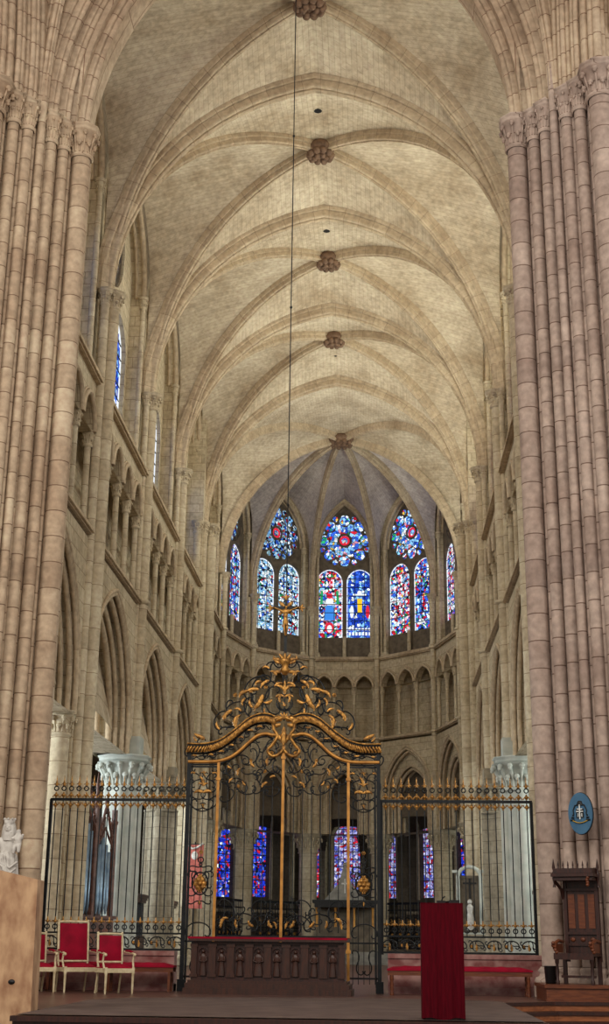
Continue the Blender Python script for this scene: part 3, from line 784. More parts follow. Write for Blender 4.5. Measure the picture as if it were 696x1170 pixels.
# crossing arches towards the transepts
for s in (-1, 1):
    for ax, y, rr in ((6.14,22.6,.24),(5.78,22.96,.15),(5.55,23.22,.15),(6.48,22.98,.14),(6.68,23.22,.14)):
        hz = 24.6+(y-22.6)*1.0; ym = 18.0
        P = rib_curve(V((s*ax, y, ZX)), V((s*ax, ym, hz)), 20)+rib_curve(V((s*ax, 2*ym-y, ZX)), V((s*ax, ym, hz)), 20)[::-1][1:12]
        mb = MB(); w = rr*1.2
        mb.sweep(P, profile([(-w*.75,.16,w*.22),(-w*.4,.02,w*.2),(0,-.05,w*.3),(w*.4,.02,w*.2),(w*.75,.16,w*.22)], w, .46), V((1,0,0))); mb.build('arch_order', M['archst'], ca)
    C = rib_curve(V((s*5.33,23.44,ZX)), V((0,18,27)), 18); h = V((C[-1].x-C[0].x, C[-1].y-C[0].y, 0))
    mb = MB(); mb.sweep(C, PR_D, V((-h.y,h.x,0))); mb.build('diagonal_rib', M['archst'], ca)
    mb = MB(); mb.box((s*7.0,21.0,22.8),(.9,6,10.5)) if False else mb.quad([(s*6.4,24,ZX),(s*6.4,12,ZX+8.3),(s*6.4,12,28),(s*6.4,24,28)])
    mb.build('spandrel', M['cross'], ca)

# ================================================================== aisles and ambulatory
O1, O2, O3 = (10.7, 58.6), (8.6, 66.3), (3.2, 71.3)
inner = [(-5.9,24.8),(-5.9,T1),(-5.9,T2),(-5.9,T3),(-5.9,T4),(-5.9,59.3),(-4.9,63.8),(-1.8,66.6)]
outer = [(-10.7,24.8),(-10.7,T1),(-10.7,T2),(-10.7,T3),(-10.7,T4),(-O1[0],O1[1]),(-O2[0],O2[1]),(-O3[0],O3[1])]
inner = inner+[(-x, y) for x, y in inner[::-1]]; outer = outer+[(-x, y) for x, y in outer[::-1]]
av = empty('ceiling', kind='structure')
def sect(a, b, n=12):
    P = []
    for k in range(n+1):
        s = k/n; f = arch_hi(.5, .5, 0, .62)(s)/.62
        P.append(V((a[0]+(b[0]-a[0])*s, a[1]+(b[1]-a[1])*s, 6.4+4.1*f)))
    return P
mb = MB(); rows = [sect(a, b) for a, b in zip(inner, outer)]
for i in range(len(rows)-1):
    P = []; U = []
    for k in range(7):
        P.append([p.lerp(q, k/6)+V((0,0,.3*sin(pi*k/6))) for p, q in zip(rows[i], rows[i+1])])
        U.append([(k*1.0, j*.6) for j in range(len(rows[i]))])
    mb.grid(P, U)
    if i in (3, len(rows)-2): mb.build('aisle_web', M['vault'], av); mb = MB()
    elif i == len(rows)-6: mb.build('ambulatory_web', M['ambshade'], av); mb = MB()
for i in range(1, len(rows)-1):
    P = [p-V((0,0,.15)) for p in rows[i]]; h = P[-1]-P[0]
    r = MB(); r.tube(P, .17, 8); r.build('aisle_rib', M['rib'], av)
    for k in (i,):
        if i+1 < len(rows):
            m = (rows[i][6]+rows[i+1][6])/2
            for p in (rows[i][1], rows[i][11], rows[i+1][1], rows[i+1][11]):
                C = rib_curve(V((p.x, p.y, 6.6)), V((m.x, m.y, 10.55)), 10); r = MB(); r.tube(C, .11, 6); r.build('aisle_rib', M['rib'], av)
# outer walls with windows
def outer_wall(p, q, name, wins, mat='amb', dado=True):
    F, L, d, w = frame(p, q); root = empty(name, kind='structure'); ops = []
    for (c, hw, sill, spring, rise, g) in wins: ops.append(op_arch(c, hw, sill, spring, rise, 8))
    mb = MB(); panel(mb, F, 0, L, 0, 11, 0, .4, ops); mb.build('masonry', M[mat], root)
    for (c, hw, sill, spring, rise, g) in wins:
        glassn[0] += 1; wr = empty('window_%d' % glassn[0], kind='structure')
        hi = arch_hi(c, hw, spring, rise); us = arch_us(c, hw, rise, 8); mb = MB()
        for a, b in zip(us[:-1], us[1:]): mb.quad([F(a, sill, .28), F(b, sill, .28), F(b, hi(b), .28), F(a, hi(a), .28)], [(a, sill), (b, sill), (b, hi(b)), (a, hi(a))])
        mb.build('stained_glass' if g != 'clear' else 'clear_glass', G[g], wr)
        ib = MB(); z = sill+.42
        while z < spring+rise*.85:
            rr = (hw*hw+rise*rise)/(2*hw); half = hw if z < spring else max(sqrt(max(rr*rr-(z-spring)**2, 0))-(rr-hw), .05)
            ib.tube([F(c-half, z, .24), F(c+half, z, .24)], .022, 4); z += .42
        for k in (-.33, .33): ib.tube([F(c+k*hw, sill, .24), F(c+k*hw, hi(c+k*hw), .24)], .02, 4)
        ib.build('glazing_bar', M['lead'], wr)
        t = MB(); t.tube([F(u, v, -.02) for u, v in arch_path(c, hw+.12, spring, rise+.1, 9, sill-.1)], .09, 8); t.build('window_moulding', M['rib'], wr)
    st_ = MB(); a, b = F(0, 2.35, -.06), F(L, 2.35, -.06); st_.tube([a, b], .09, 6); st_.build('string_course', M['rib'], root)
    return root
for s in (-1, 1):
    nm = 'wall_left' if s < 0 else 'wall_right'
    for i in range(4): outer_wall((s*10.7, TS[i]), (s*10.7, TS[i+1]), nm, [((TS[i+1]-TS[i])/2, 1.3, 3.2, 6.4, 1.9, 'clear')])
    outer_wall((s*10.7, T4), (s*O1[0], O1[1]), nm, [(3.3, 1.3, 3.2, 6.4, 1.9, 'clear')])
    L = sqrt((O2[0]-O1[0])**2+(O2[1]-O1[1])**2)
    outer_wall((s*O1[0], O1[1]), (s*O2[0], O2[1]), nm, [(L*.42, .9, 2.3, 5.4, 1.4, 'clear' if s > 0 else 'deep'), (L*.8, .75, 2.9, 5.8, 1.3, 'clear' if s > 0 else 'deep')], mat='ambshade')
    L = sqrt((O3[0]-O2[0])**2+(O3[1]-O2[1])**2)   # 7.36
    X = lambda xx: (O2[0]-abs(xx))/(O2[0]-O3[0])*L
    if s < 0: W_ = [(X(-6.5), 1.08, 3.0, 7.0, 1.3, 'deep'), (X(-4.72), .98, 3.05, 6.9, 1.2, 'deep')]
    else: W_ = [(X(4.3), .62, 3.1, 7.1, 1.2, 'violet'), (X(6.2), .7, 3.0, 6.9, 1.2, 'deep')]
    outer_wall((s*O2[0], O2[1]), (s*O3[0], O3[1]), 'wall_apse', W_, mat='ambshade')
# axial chapel with two slender columns at its mouth
F, L, d, w = frame((-3.2, 71.3), (3.2, 71.3)); cr = empty('wall_apse', kind='structure')
mb = MB(); panel(mb, F, 0, L, 0, 11, 0, .4, [op_arch(3.0, 1.0, 0, 6.2, 1.9, 8), op_arch(1.0, .82, 0, 6.2, 1.5, 8), op_arch(5.05, .82, 0, 6.2, 1.5, 8)]); mb.build('masonry', M['ambshade'], cr)
for c, h in ((3.0, 1.0), (1.0, .82), (5.05, .82)):
    for o_, w_ in ((.05, -.03), (-.08, .1)):
        t = MB(); t.tube([F(u, v, w_) for u, v in arch_path(c, h, 6.2, 1.9 if h == 1.0 else 1.5, 9, None, o_)], .08, 6); t.build('arch_moulding', M['rib'], cr)
for x in (-1.28, .86):
    c = pier('chapel_column', 'thin dark column at the mouth of the axial chapel, %s of the middle window' % ('left' if x < 0 else 'right'), 'column')
    part(c, 'shaft', 'amb', shaft, x, 71.4, .4, 5.5, .14); part(c, 'capital', 'tracery', capital, x, 71.4, 6.2, .17, .75, 2.0, 8, 8); part(c, 'base', 'amb', base, x, 71.4, 0, .17, .45)
outer_wall((-3.1, 78), (3.1, 78), 'wall_chapel', [(3.06, .8, 3.75, 6.55, .85, 'violet'), (1.25, .42, 3.3, 6.6, .7, 'red'), (5.35, .42, 3.3, 6.6, .7, 'violet')], mat='ambshade')
for s in (-1, 1):
    outer_wall((s*3.1, 71.7), (s*3.1, 78), 'wall_chapel', [(3.2, .9, 3.3, 6.6, 1.2, 'clear')])
mb = MB()
for k in range(10):
    a, b = pi*k/10, pi*(k+1)/10
    mb.quad([(-3.1*cos(a),71.6,7.2+2.6*sin(a)),(-3.1*cos(b),71.6,7.2+2.6*sin(b)),(-3.1*cos(b),78.2,7.2+2.6*sin(b)),(-3.1*cos(a),78.2,7.2+2.6*sin(a))])
tag(mb.build('ceiling', M['vault']), kind='structure')
# roof of masonry above the clerestory passage so that no sky leaks in
# ================================================================== END SETTING
# ------------------------------------------------------------------ wrought iron helpers
def spiral_pts(p0, p1, kind='C', flip=1, k0=1.2, k1=9.0, n=40, p=3):
    """a C or S scroll whose curling ends sit at p0 and p1 (2-D)"""
    P = [(0.0, 0.0)]; th = 0.0; ss = []
    for i in range(n):
        s = -1+2*(i+.5)/n; k = k0+k1*abs(s)**p
        if kind == 'S': k *= (1 if s > 0 else -1)
        ss.append(k)
    for k in ss:
        th += k*2.0/n*1.35; x, y = P[-1]; P.append((x+cos(th)/n*2, y+sin(th)/n*2))
    m = max(3, n//7)
    a = (sum(q[0] for q in P[:m])/m, sum(q[1] for q in P[:m])/m); b = (sum(q[0] for q in P[-m:])/m, sum(q[1] for q in P[-m:])/m)
    dx, dy = b[0]-a[0], b[1]-a[1]; L = sqrt(dx*dx+dy*dy) or 1; tx, ty = p1[0]-p0[0], p1[1]-p0[1]; T = sqrt(tx*tx+ty*ty)
    c, s_ = (dx*tx+dy*ty)/(L*T), (dx*ty-dy*tx)/(L*T); sc_ = T/L; O = []
    for x, y in P:
        x, y = (x-a[0])*sc_, (y-a[1])*sc_
        X, Y = x*c-y*s_, x*s_+y*c
        if flip < 0:
            ux, uy = tx/T, ty/T; d = X*ux+Y*uy; e = -X*uy+Y*ux; X, Y = d*ux+e*uy, d*uy-e*ux
        O.append((p0[0]+X, p0[1]+Y))
    return O
def P3(pts, y=0): return [(x, y, z) for x, z in pts]
def scroll(mb, p0, p1, kind='C', flip=1, r=.013, y=0, **k): mb.tube(P3(spiral_pts(p0, p1, kind, flip, **k), y), r, 5)
def leaf(mb, p, ang, L, curl=1.0, w=.3, y=0, lobes=4, th=.02):
    """acanthus leaf: a curling ribbed blade with lobed edges"""
    n = 14; x, z = p; a = ang; top = []; bot = []; spine = []
    for i in range(n+1):
        t = i/n; ww = L*w*(sin(pi*min(t*1.15+.08, 1))**.7)*(.65+.35*abs(sin(lobes*pi*t)))*(1-t*.3)
        spine.append((x, z)); nx, nz = -sin(a), cos(a); top.append((x+nx*ww*.5, z+nz*ww*.5)); bot.append((x-nx*ww*.5, z-nz*ww*.5))
        x += cos(a)*L/n; z += sin(a)*L/n; a += curl*1.9/n*(.4+1.4*t)
    G_ = [[(b[0], y+.006, b[1]), ((b[0]+s[0])/2, y-th, (b[1]+s[1])/2), (s[0], y-th*.5, s[1]), ((q[0]+s[0])/2, y-th, (q[1]+s[1])/2), (q[0], y+.006, q[1]), (s[0], y+th, s[1])] for b, s, q in zip(bot, spine, top)]
    mb.grid(G_, closeu=True)
def acan(mb, p, ang, L, y=0, **k):
    leaf(mb, p, ang, L, .9, .34, y, **k); leaf(mb, p, ang+.5, L*.6, 1.4, .34, y); leaf(mb, p, ang-.5, L*.6, -1.4, .34, y)
def rosette(mb, p, r, y=0):
    for k in range(6):
        a = 2*pi*k/6; mb.sphere((p[0]+r*.6*cos(a), y, p[1]+r*.6*sin(a)), r*.42, 6, 4, (1,.6,1))
    mb.sphere((p[0], y-.01, p[1]), r*.4, 6, 4)
def split_build(mb, name, mat, parent, margin=.012):
    par = list(range(len(mb.v)))
    def find(i):
        while par[i] != i: par[i] = par[par[i]]; i = par[i]
        return i
    for f in mb.f:
        for j in f[1:]: par[find(j)] = find(f[0])
    comp = {}
    for i, p in enumerate(mb.v):
        b = comp.setdefault(find(i), [list(p), list(p)])
        for a in range(3): b[0][a] = min(b[0][a], p[a]); b[1][a] = max(b[1][a], p[a])
    keys = list(comp); grp = {k: k for k in keys}
    def fg(k):
        while grp[k] != k: k = grp[k]
        return k
    for i, a in enumerate(keys):
        for b in keys[i+1:]:
            A_, B_ = comp[a], comp[b]
            if all(A_[0][c] < B_[1][c]+margin and B_[0][c] < A_[1][c]+margin for c in range(3)): grp[fg(a)] = fg(b)
    out = {}
    for f, u, sm in zip(mb.f, mb.uv, mb.sm): out.setdefault(fg(find(f[0])), []).append((f, u, sm))
    last = None
    for k, L in out.items():
        m = MB()
        for f, u, sm in L:
            i0 = len(m.v); m.v += [mb.v[j] for j in f]; m.f.append(tuple(range(i0, i0+len(f)))); m.uv.append(u); m.sm.append(sm)
        o = m.build(name, mat, parent)
        b = __import__('bmesh').new(); b.from_mesh(o.data); __import__('bmesh').ops.remove_doubles(b, verts=b.verts, dist=1e-5); b.to_mesh(o.data); b.free(); last = o
    return last
GY = 24.95; GX = -.13
# ------------------------------------------------------------------ flanking screens
def screen(x0, x1, n, label):
    r = empty('wrought_iron_screen', (0, 25.15, 0), label=label, cat='screen')
    def P(name, mat, fn):
        mb = MB(); fn(mb); return mb.build(name, M[mat], r)
    W = x1-x0; xm = (x0+x1)/2
    for z, h in ((.7, .035), (.98, .03), (3.38, .05)): P('rail', 'iron', lambda b: b.box((xm, 0, z), (W, .04, h)))
    for x in (x0+.02, x1-.02): P('post', 'iron', lambda b: b.box((x, 0, 2.02), (.055, .055, 2.72)))
    # the bars: one prototype with its gilt spear and fleurons, then copies
    def bar():
        b = MB(); b.box((0,0,2.17), (.018,.018,2.4)); b.box((0,0,3.43),(.018,.018,.1)); o = b.build('bar', M['iron'], r)
        for z, up in ((3.28,-1),(3.46,1)):
            g = MB(); g.lathe([(.012,-.05),(.03,-.02),(.045,0),(.02,.03),(.012,.06)] if up > 0 else [(.012,-.06),(.02,-.03),(.045,0),(.03,.02),(.012,.05)], (0,0,z), 6)
            for s in (-1, 1): g.tube([(0,0,z-.03*up),(s*.035,0,z+.01*up),(s*.055,0,z-.02*up),(s*.062,0,z-.045*up)], .012, 5)
            g.build('gilt_fleuron', M['gold'], o)
        for z in (3.585, 1.085):
            k = MB(); k.tube([(.041*cos(2*pi*j/12),0,z+.041*sin(2*pi*j/12)) for j in range(12)], .012, 5, closed=True); k.build('ring', M['iron'], o)
        s = MB(); s.lathe([(.02,0),(.032,.02),(.014,.035),(.026,.06),(.01,.1),(.004,.2)], (0,0,3.63), 6)
        for q in (-1, 1): s.tube([(0,0,3.66),(q*.035,0,3.675),(q*.05,0,3.66)], .009, 4)
        s.build('gilt_spearhead', M['gold'], o)
        s = MB(); s.lathe([(.016,0),(.04,.025),(.018,.05),(.008,.13)], (0,0,1.15), 6)
        for q in (-1, 1): s.tube([(0,0,1.17),(q*.045,0,1.19),(q*.06,0,1.165)], .012, 4)
        s.build('gilt_fleuron', M['gold'], o); return o
    b0 = bar(); b0.location.x = x0+.1
    for k in range(1, n): instance(b0, r, (x0+.1+(W-.2)*k/(n-1), 0, 0))
    # scrolled frieze under the bars
    m = max(4, int(W/.3)); st_ = W/m; sm_ = MB(); gm_ = MB()
    for k in range(m):
        a = x0+st_*k; c = a+st_/2; f = 1 if k % 2 else -1
        scroll(sm_, (c-st_*.28, .79), (c+st_*.28, .79), 'C', -1, .012); scroll(sm_, (a+.02, .9), (c, .76), 'S', f, .01); scroll(sm_, (c, .9), (a+st_-.02, .76), 'S', -f, .01)
        leaf(gm_, (c, .74), pi/2, .16, .1, .4); rosette(gm_, (c-st_*.3, .82), .03)
    sm_.build('scroll_frieze', M['iron'], r); split_build(gm_, 'gilt_leaf', M['gold'], r)
    return r
screen(-4.56, -1.92, 18, 'low black iron screen with gilt spear tips on the left of the gilded gate')
screen(1.68, 4.5, 19, 'black iron screen with gilt spear tips on the right of the gilded gate')
# marble plinths under the screens
for x0, x1, t in ((-4.6,-2.06,'left'),(1.8,4.65,'right')):
    b = MB(); b.box(((x0+x1)/2, 25.2, .3), (x1-x0, .34, .6)); b.box(((x0+x1)/2, 25.2, .64), (x1-x0, .4, .08)); b.box(((x0+x1)/2, 25.17, .06), (x1-x0, .42, .12))
    tag(b.build('marble_plinth', M['marble']), 'low veined red marble plinth under the %s iron screen' % t, 'plinth')
# ------------------------------------------------------------------ the gate
g = empty('wrought_iron_gate', (GX, GY, 0), label='tall black and gilded wrought iron gate with a swan-neck top behind the carved altar', cat='gate')
def gp_(name, mat, fn, par=None):
    mb = MB(); fn(mb)
    if name in ('side_scrollwork','side_gilt_ornament','leaf_gilding','crest_acanthus','crest_scroll','frieze_leaf','frieze_scroll','lunette_scrollwork','foot_scrollwork','gilt_end'): return split_build(mb, name, M[mat], par or g)
    return mb.build(name, M[mat], par or g)
HW = 1.78; DX = 1.22   # outer half-width; gilded stiles
for x in (-HW, HW): gp_('post', 'iron', lambda b: (b.box((x, 0, 2.15), (.07, .07, 4.2)), b.box((x, 0, .1), (.14,.14,.2))))
for x in (-HW+.06, HW-.06): gp_('inner_post', 'iron', lambda b: b.box((x, 0, 2.15), (.03, .03, 4.1)))
for x in (-DX, 0, DX):
    top = 4.1 if x else 4.5
    gp_('gilded_stile', 'goldd', lambda b: (b.box((x, -.02, top/2+.1), (.05, .05, top-.2)), b.box((x,-.02,.7),(.09,.09,.06)), b.box((x,-.02,top-.35),(.085,.085,.05))))
UP = [(-1.83,4.30),(-1.5,4.30),(-1.25,4.36),(-1.05,4.48),(-.85,4.64),(-.68,4.78),(-.5,4.86),(-.32,4.87),(-.18,4.82)]
LO = [(-1.8,4.07),(-1.4,4.07),(-1.2,4.09),(-1.02,4.15),(-.85,4.26),(-.68,4.42),(-.5,4.56),(-.34,4.60),(-.2,4.56)]
def smooth(P, k=6):
    O = []
    for i in range(len(P)-1):
        p0, p1, p2, p3 = P[max(i-1,0)], P[i], P[i+1], P[min(i+2,len(P)-1)]
        for j in range(k):
            t = j/k; O.append(tuple(.5*((2*p1[a])+(-p0[a]+p2[a])*t+(2*p0[a]-5*p1[a]+4*p2[a]-p3[a])*t*t+(-p0[a]+3*p1[a]-3*p2[a]+p3[a])*t**3) for a in range(2)))
    return O+[P[-1]]
for s in (-1, 1):
    U_ = [(s*x, z) for x, z in smooth(UP)]; L_ = [(s*x, z) for x, z in smooth(LO)]
    gp_('cornice_moulding', 'iron', lambda b: b.tube(P3([(x, z) for x, z in U_], -.03), .052, 8))
    gp_('cornice_fillet', 'iron', lambda b: (b.tube(P3([(x, z+.075) for x, z in U_], -.02), .022, 6), b.tube(P3([(x, z-.07) for x, z in U_], 0), .02, 6)))
    gp_('cornice_bead', 'gold', lambda b: b.tube(P3([(x, z+.11) for x, z in U_], -.04), .018, 6))
    def rope(b):
        for i in range(0, len(U_)-1):
            (x, z), (x2, z2) = U_[i], U_[i+1]; b.tube([(x, -.075, z-.05), ((x+x2)/2, -.1, (z+z2)/2), (x2, -.075, z2+.05)], .021, 5)
    gp_('rope_moulding', 'gold', rope)
    gp_('lower_moulding', 'goldd', lambda b: b.tube(P3(L_, -.03), .032, 8)); gp_('lower_fillet', 'iron', lambda b: b.tube(P3([(x, z-.05) for x, z in L_], 0), .016, 5))
    def fr(b):
        for i in range(0, len(U_)-7, 5):
            a = ((U_[i][0]+L_[i][0])/2, (U_[i][1]+L_[i][1])/2); c = ((U_[i+5][0]+L_[i+5][0])/2, (U_[i+5][1]+L_[i+5][1])/2)
            scroll(b, a, c, 'S' if i % 2 else 'C', 1 if (i//5) % 2 else -1, .012)
            scroll(b, a, c, 'S', -1 if (i//5) % 2 else 1, .01)
    gp_('frieze_scroll', 'iron', fr)
    gp_('frieze_leaf', 'gold', lambda b: [leaf(b, ((U_[i][0]+L_[i][0])/2, (U_[i][1]+L_[i][1])/2), .4*(-1)**i + (0 if s < 0 else pi), .14, 1, .45) for i in range(3, len(U_)-4, 6)])
    # horizontal bars over the side panels
    gp_('side_rail', 'iron', lambda b: (b.box((s*1.5, 0, 3.98), (.56, .03, .03)), b.box((s*1.5, 0, .85), (.56,.03,.03)), b.box((s*1.5,0,.25),(.56,.03,.03))))
    def sidebars(b):
        for k in range(5): b.box((s*(1.3+.1*k), .0, 1.85), (.013, .013, 3.4))
    gp_('side_bar', 'iron', sidebars)
    def sidescroll(b):
        for (a, c, kd, f) in (((1.3,3.9),(1.7,3.9),'C',-1),((1.3,3.72),(1.5,3.5),'C',1),((1.7,3.72),(1.5,3.5),'C',-1),((1.32,3.6),(1.44,3.86),'S',1),((1.68,3.6),(1.56,3.86),'S',-1),((1.3,3.42),(1.48,3.3),'C',1),((1.7,3.42),(1.52,3.3),'C',-1),((1.28,3.56),(1.28,3.8),'C',1),((1.72,3.56),(1.72,3.8),'C',-1),((1.36,3.36),(1.64,3.36),'C',1),
            ((1.28,1.7),(1.28,2.0),'C',1),((1.72,1.7),(1.72,2.0),'C',-1),((1.3,2.1),(1.5,2.22),'S',1),((1.7,2.1),(1.5,2.22),'S',-1),((1.3,1.55),(1.5,1.5),'S',-1),((1.7,1.55),(1.5,1.5),'S',1),((1.3,1.8),(1.42,2.05),'S',-1),((1.7,1.8),(1.58,2.05),'S',1),
            ((1.3,.7),(1.48,.35),'S',1),((1.7,.7),(1.52,.35),'S',-1),((1.34,.95),(1.66,.95),'C',-1)):
            scroll(b, (s*a[0], a[1]), (s*c[0], c[1]), kd, f*s, .012)
        b.tube([(s*1.5+.05*cos(2*pi*j/12), 0, 2.28+.05*sin(2*pi*j/12)) for j in range(12)], .012, 5, closed=True)
        b.tube([(s*1.5+.15*cos(2*pi*j/16), -.01, 1.86+.2*sin(2*pi*j/16)) for j in range(16)], .016, 5, closed=True)
    gp_('side_scrollwork', 'iron', sidescroll)
    def sideleaf(b):
        rosette(b, (s*1.5, 1.86), .13); rosette(b, (s*1.5, 1.97), .06); rosette(b, (s*1.5, 1.75), .06)
        for k in range(8): leaf(b, (s*1.5, 1.86), k*pi/4, .17, .6, .5)
        acan(b, (s*1.5, 3.62), pi/2, .26); acan(b, (s*1.5, 3.3), -pi/2, .12); acan(b, (s*1.5, 3.9), -pi/2, .14)
        for q in (-1, 1): leaf(b, (s*1.5, 3.5), pi/2+q*1.0, .24, q*1.4, .4); leaf(b, (s*1.5+q*.16, 3.86), pi/2-q*1.2, .14, -q*1.2, .45)
        rosette(b, (s*1.5, 2.42), .04); leaf(b, (s*1.5, 1.56), -pi/2, .1, 0, .5)
    gp_('side_gilt_ornament', 'gold', sideleaf)
    # door leaf
    lf = empty('gate_leaf', (0,0,0)); lf.parent = g
    def lb(b):
        for k in range(6):
            x = s*(.2+.168*k); zt = 4.0-.25*((abs(x)-.2)/.9); b.box((x, 0, (1.02+3.7)/2), (.016, .016, 3.7-1.02))
        b.box((s*.61, 0, .94), (1.14, .04, .05)); b.box((s*.61, 0, .18), (1.14,.04,.05)); b.box((s*.61,0,.56),(1.1,.02,.72))
    gp_('leaf_bars', 'iron', lb, lf)
    def ls(b):
        T = [((.12,3.95),(.12,4.35),'C',1),((.2,4.45),(.45,4.3),'S',1),((.4,4.0),(.62,4.28),'S',-1),((.2,3.72),(.4,3.9),'C',1),((.5,3.75),(.75,3.95),'S',1),((.68,4.05),(.95,3.85),'C',-1),((.85,3.98),(1.12,3.9),'S',1),
             ((.3,4.15),(.5,4.45),'C',-1),((.55,3.62),(.8,3.7),'C',1),((.9,3.6),(1.14,3.75),'S',1),((.12,3.6),(.3,3.55),'C',1),((.36,3.62),(.5,3.85),'S',-1),((1.0,3.55),(1.15,3.42),'C',1),((.3,3.5),(.55,3.55),'S',1),((.15,4.1),(.34,4.05),'S',1),((.62,4.4),(.75,4.12),'C',1),((.75,3.52),(1.0,3.62),'C',-1),((1.15,4.02),(1.05,3.7),'S',1),
             ((.08,3.9),(.28,4.25),'S',-1),((.45,4.1),(.55,3.9),'C',1),
             ((.12,1.08),(.45,1.08),'C',-1),((.5,1.05),(.85,1.12),'C',-1),((.9,1.05),(1.15,1.1),'C',-1),((.15,1.35),(.4,1.2),'S',1),((.45,1.3),(.62,1.1),'S',1),((.7,1.45),(.85,1.2),'S',-1),((.95,1.35),(1.14,1.2),'S',1),((1.12,1.5),(1.0,1.25),'C',1),((.1,1.5),(.22,1.3),'C',1),((.3,1.5),(.45,1.35),'C',-1),((.6,1.42),(.72,1.24),'C',1)]
        for a, c, kd, f in T:
            if (a[1] > 2) == hi_: scroll(b, (s*a[0], a[1]), (s*c[0], c[1]), kd, f*s, .012)
    hi_ = True; gp_('lunette_scrollwork', 'iron', ls, lf); hi_ = False; gp_('foot_scrollwork', 'iron', ls, lf)
    def ll(b):
        for (x, z, a, L) in ((.3,4.0,1.2,.22),(.55,3.98,.6,.2),(.86,3.82,1.4,.2),(.4,3.6,1.9,.2),(.7,3.64,.4,.15),(1.02,3.68,1.8,.16),(.16,1.1,.6,.2),(.5,1.12,.3,.2),(.8,1.1,.9,.18),(1.1,1.2,2.2,.2),(.25,3.78,2.4,.15),(.98,3.95,.2,.14)):
            leaf(b, (s*x, z), a if s > 0 else pi-a, L, s*1.2, .42)
        for (x, z) in ((.22,4.25),(.62,4.1),(.85,3.62),(.35,3.9)): rosette(b, (s*x, z), .04)
        leaf(b, (s*.08,1.08), pi/2, .2, -s*1.2, .3); leaf(b, (s*1.1,1.08), pi/2, .26, s*1.0, .3)
    gp_('leaf_gilding', 'gold', ll, lf)
    # cresting above the cornice
    def cr_(b):
        T = [((.1,5.05),(.12,5.42),'C',1),((.3,5.0),(.42,5.5),'S',-1),((.34,5.55),(.62,5.3),'C',-1),((.6,5.2),(.85,5.05),'S',1),((.7,4.98),(1.02,4.98),'C',-1),((.95,4.85),(1.2,4.6),'S',-1),((1.05,4.72),(1.55,4.5),'C',1),((.5,4.98),(.62,5.24),'C',1),((.22,5.5),(.42,5.72),'S',1),((.1,5.6),(.32,5.85),'C',-1),((.14,5.95),(.4,5.62),'S',1),((.08,5.92),(.16,6.02),'C',1),((.85,5.0),(1.0,5.2),'C',1),((.55,5.42),(.8,5.36),'S',-1),((.4,5.2),(.3,5.6),'C',1),((1.08,4.95),(1.2,4.72),'C',-1)]
        for a, c, kd, f in T: scroll(b, (s*a[0], a[1]), (s*c[0], c[1]), kd, f*s, .014)
    gp_('crest_scroll', 'iron', cr_)
    def cl(b):
        for (x, z, a, L, cu) in ((.42,5.35,-1.3,.4,.5),(.5,5.45,.1,.32,-.6),(.7,5.42,-.1,.3,-1.2),(.92,4.72,1.3,.36,1.3),(1.15,4.85,1.2,.2,1.6),(.3,5.62,-.3,.3,-1.0),(.45,5.6,.2,.22,-2.0),(1.5,4.5,.35,.3,.2),(1.65,4.46,.5,.16,1.0),(.35,4.95,.9,.2,1.2),(.16,5.72,1.2,.22,-1.6),(.08,5.2,1.1,.22,1.5),(.75,5.28,-.6,.22,-1.5),(.2,5.5,2.2,.24,1.2),(.6,5.1,.6,.24,1.4),(1.0,5.05,-.4,.3,-1.2),(.82,5.02,1.0,.2,-1.4),(.3,5.85,.8,.2,-1.6),(1.22,4.68,.6,.22,1.2),(.24,5.25,-.8,.24,1.2),(.48,5.18,-.5,.24,-1.2)):
            leaf(b, (s*x, z), a if s > 0 else pi-a, L, s*cu, .38, lobes=5)
        for (x, z) in ((.66,5.4),(.95,5.34),(.36,5.5)): rosette(b, (s*x, z), .045)
    gp_('crest_acanthus', 'gold', cl)
# central cartouche and urn
def cart(b):
    for s in (-1, 1):
        b.tube(P3(smooth([(s*.02,4.9),(s*.16,4.84),(s*.2,4.7),(s*.12,4.55),(s*.22,4.38),(s*.3,4.28),(s*.22,4.18),(s*.1,4.2),(0,4.3)]), -.06), .032, 7)
        leaf(b, (s*.03,4.86), pi/2-s*1.25, .3, -s*.9, .5, -.05); leaf(b, (0,4.4), pi/2-s*.45, .42, -s*1.1, .3, -.06)
        leaf(b, (s*.06,4.78), pi/2-s*2.0, .24, s*1.0, .45, -.05)
    for k in range(5): leaf(b, (0,4.88), pi*(.14+.18*k), .17, 0, .4, -.06)
    leaf(b, (0,4.38), pi/2, .45, 0, .35, -.08)
gp_('central_cartouche', 'gold', cart)
gp_('central_stem', 'iron', lambda b: (b.box((0,0,5.4),(.022,.022,1.1)), b.lathe([(.0,0),(.05,.03),(.02,.08),(.06,.11),(.0,.15)], (0,0,4.95), 8), [b.tube([(s*.13*cos(t)+s*.02,0,5.18+.14*sin(t)) for t in [k*pi/8-pi/2 for k in range(17)]], .014, 5) for s in (-1,1)]))
def urn(b):
    b.lathe([(.03,0),(.07,.04),(.1,.1),(.06,.16),(.09,.22),(.13,.3),(.1,.32)], (0,0,5.72), 12)
    for s in (-1, 1):
        leaf(b, (s*.04, 6.0), pi/2-s*.3, .2, -s*.5, .4, -.03); leaf(b, (s*.06, 5.98), pi/2-s*.9, .26, -s*.9, .4, -.01); leaf(b, (s*.08, 5.95), pi/2-s*1.3, .3, s*1.3, .3, 0)
        leaf(b, (0, 5.42), pi/2-s*.5, .26, -s*1.2, .35); leaf(b, (0, 5.3), pi/2-s*.9, .26, -s*1.6, .3); leaf(b, (s*.07,5.78), pi/2-s*1.2, .24, -s*1.8, .4)
    leaf(b, (0, 6.0), pi/2, .2, 0, .4, -.04); leaf(b, (0,5.35), pi/2, .36, 0, .26); acan(b, (0,5.12), pi/2, .14)
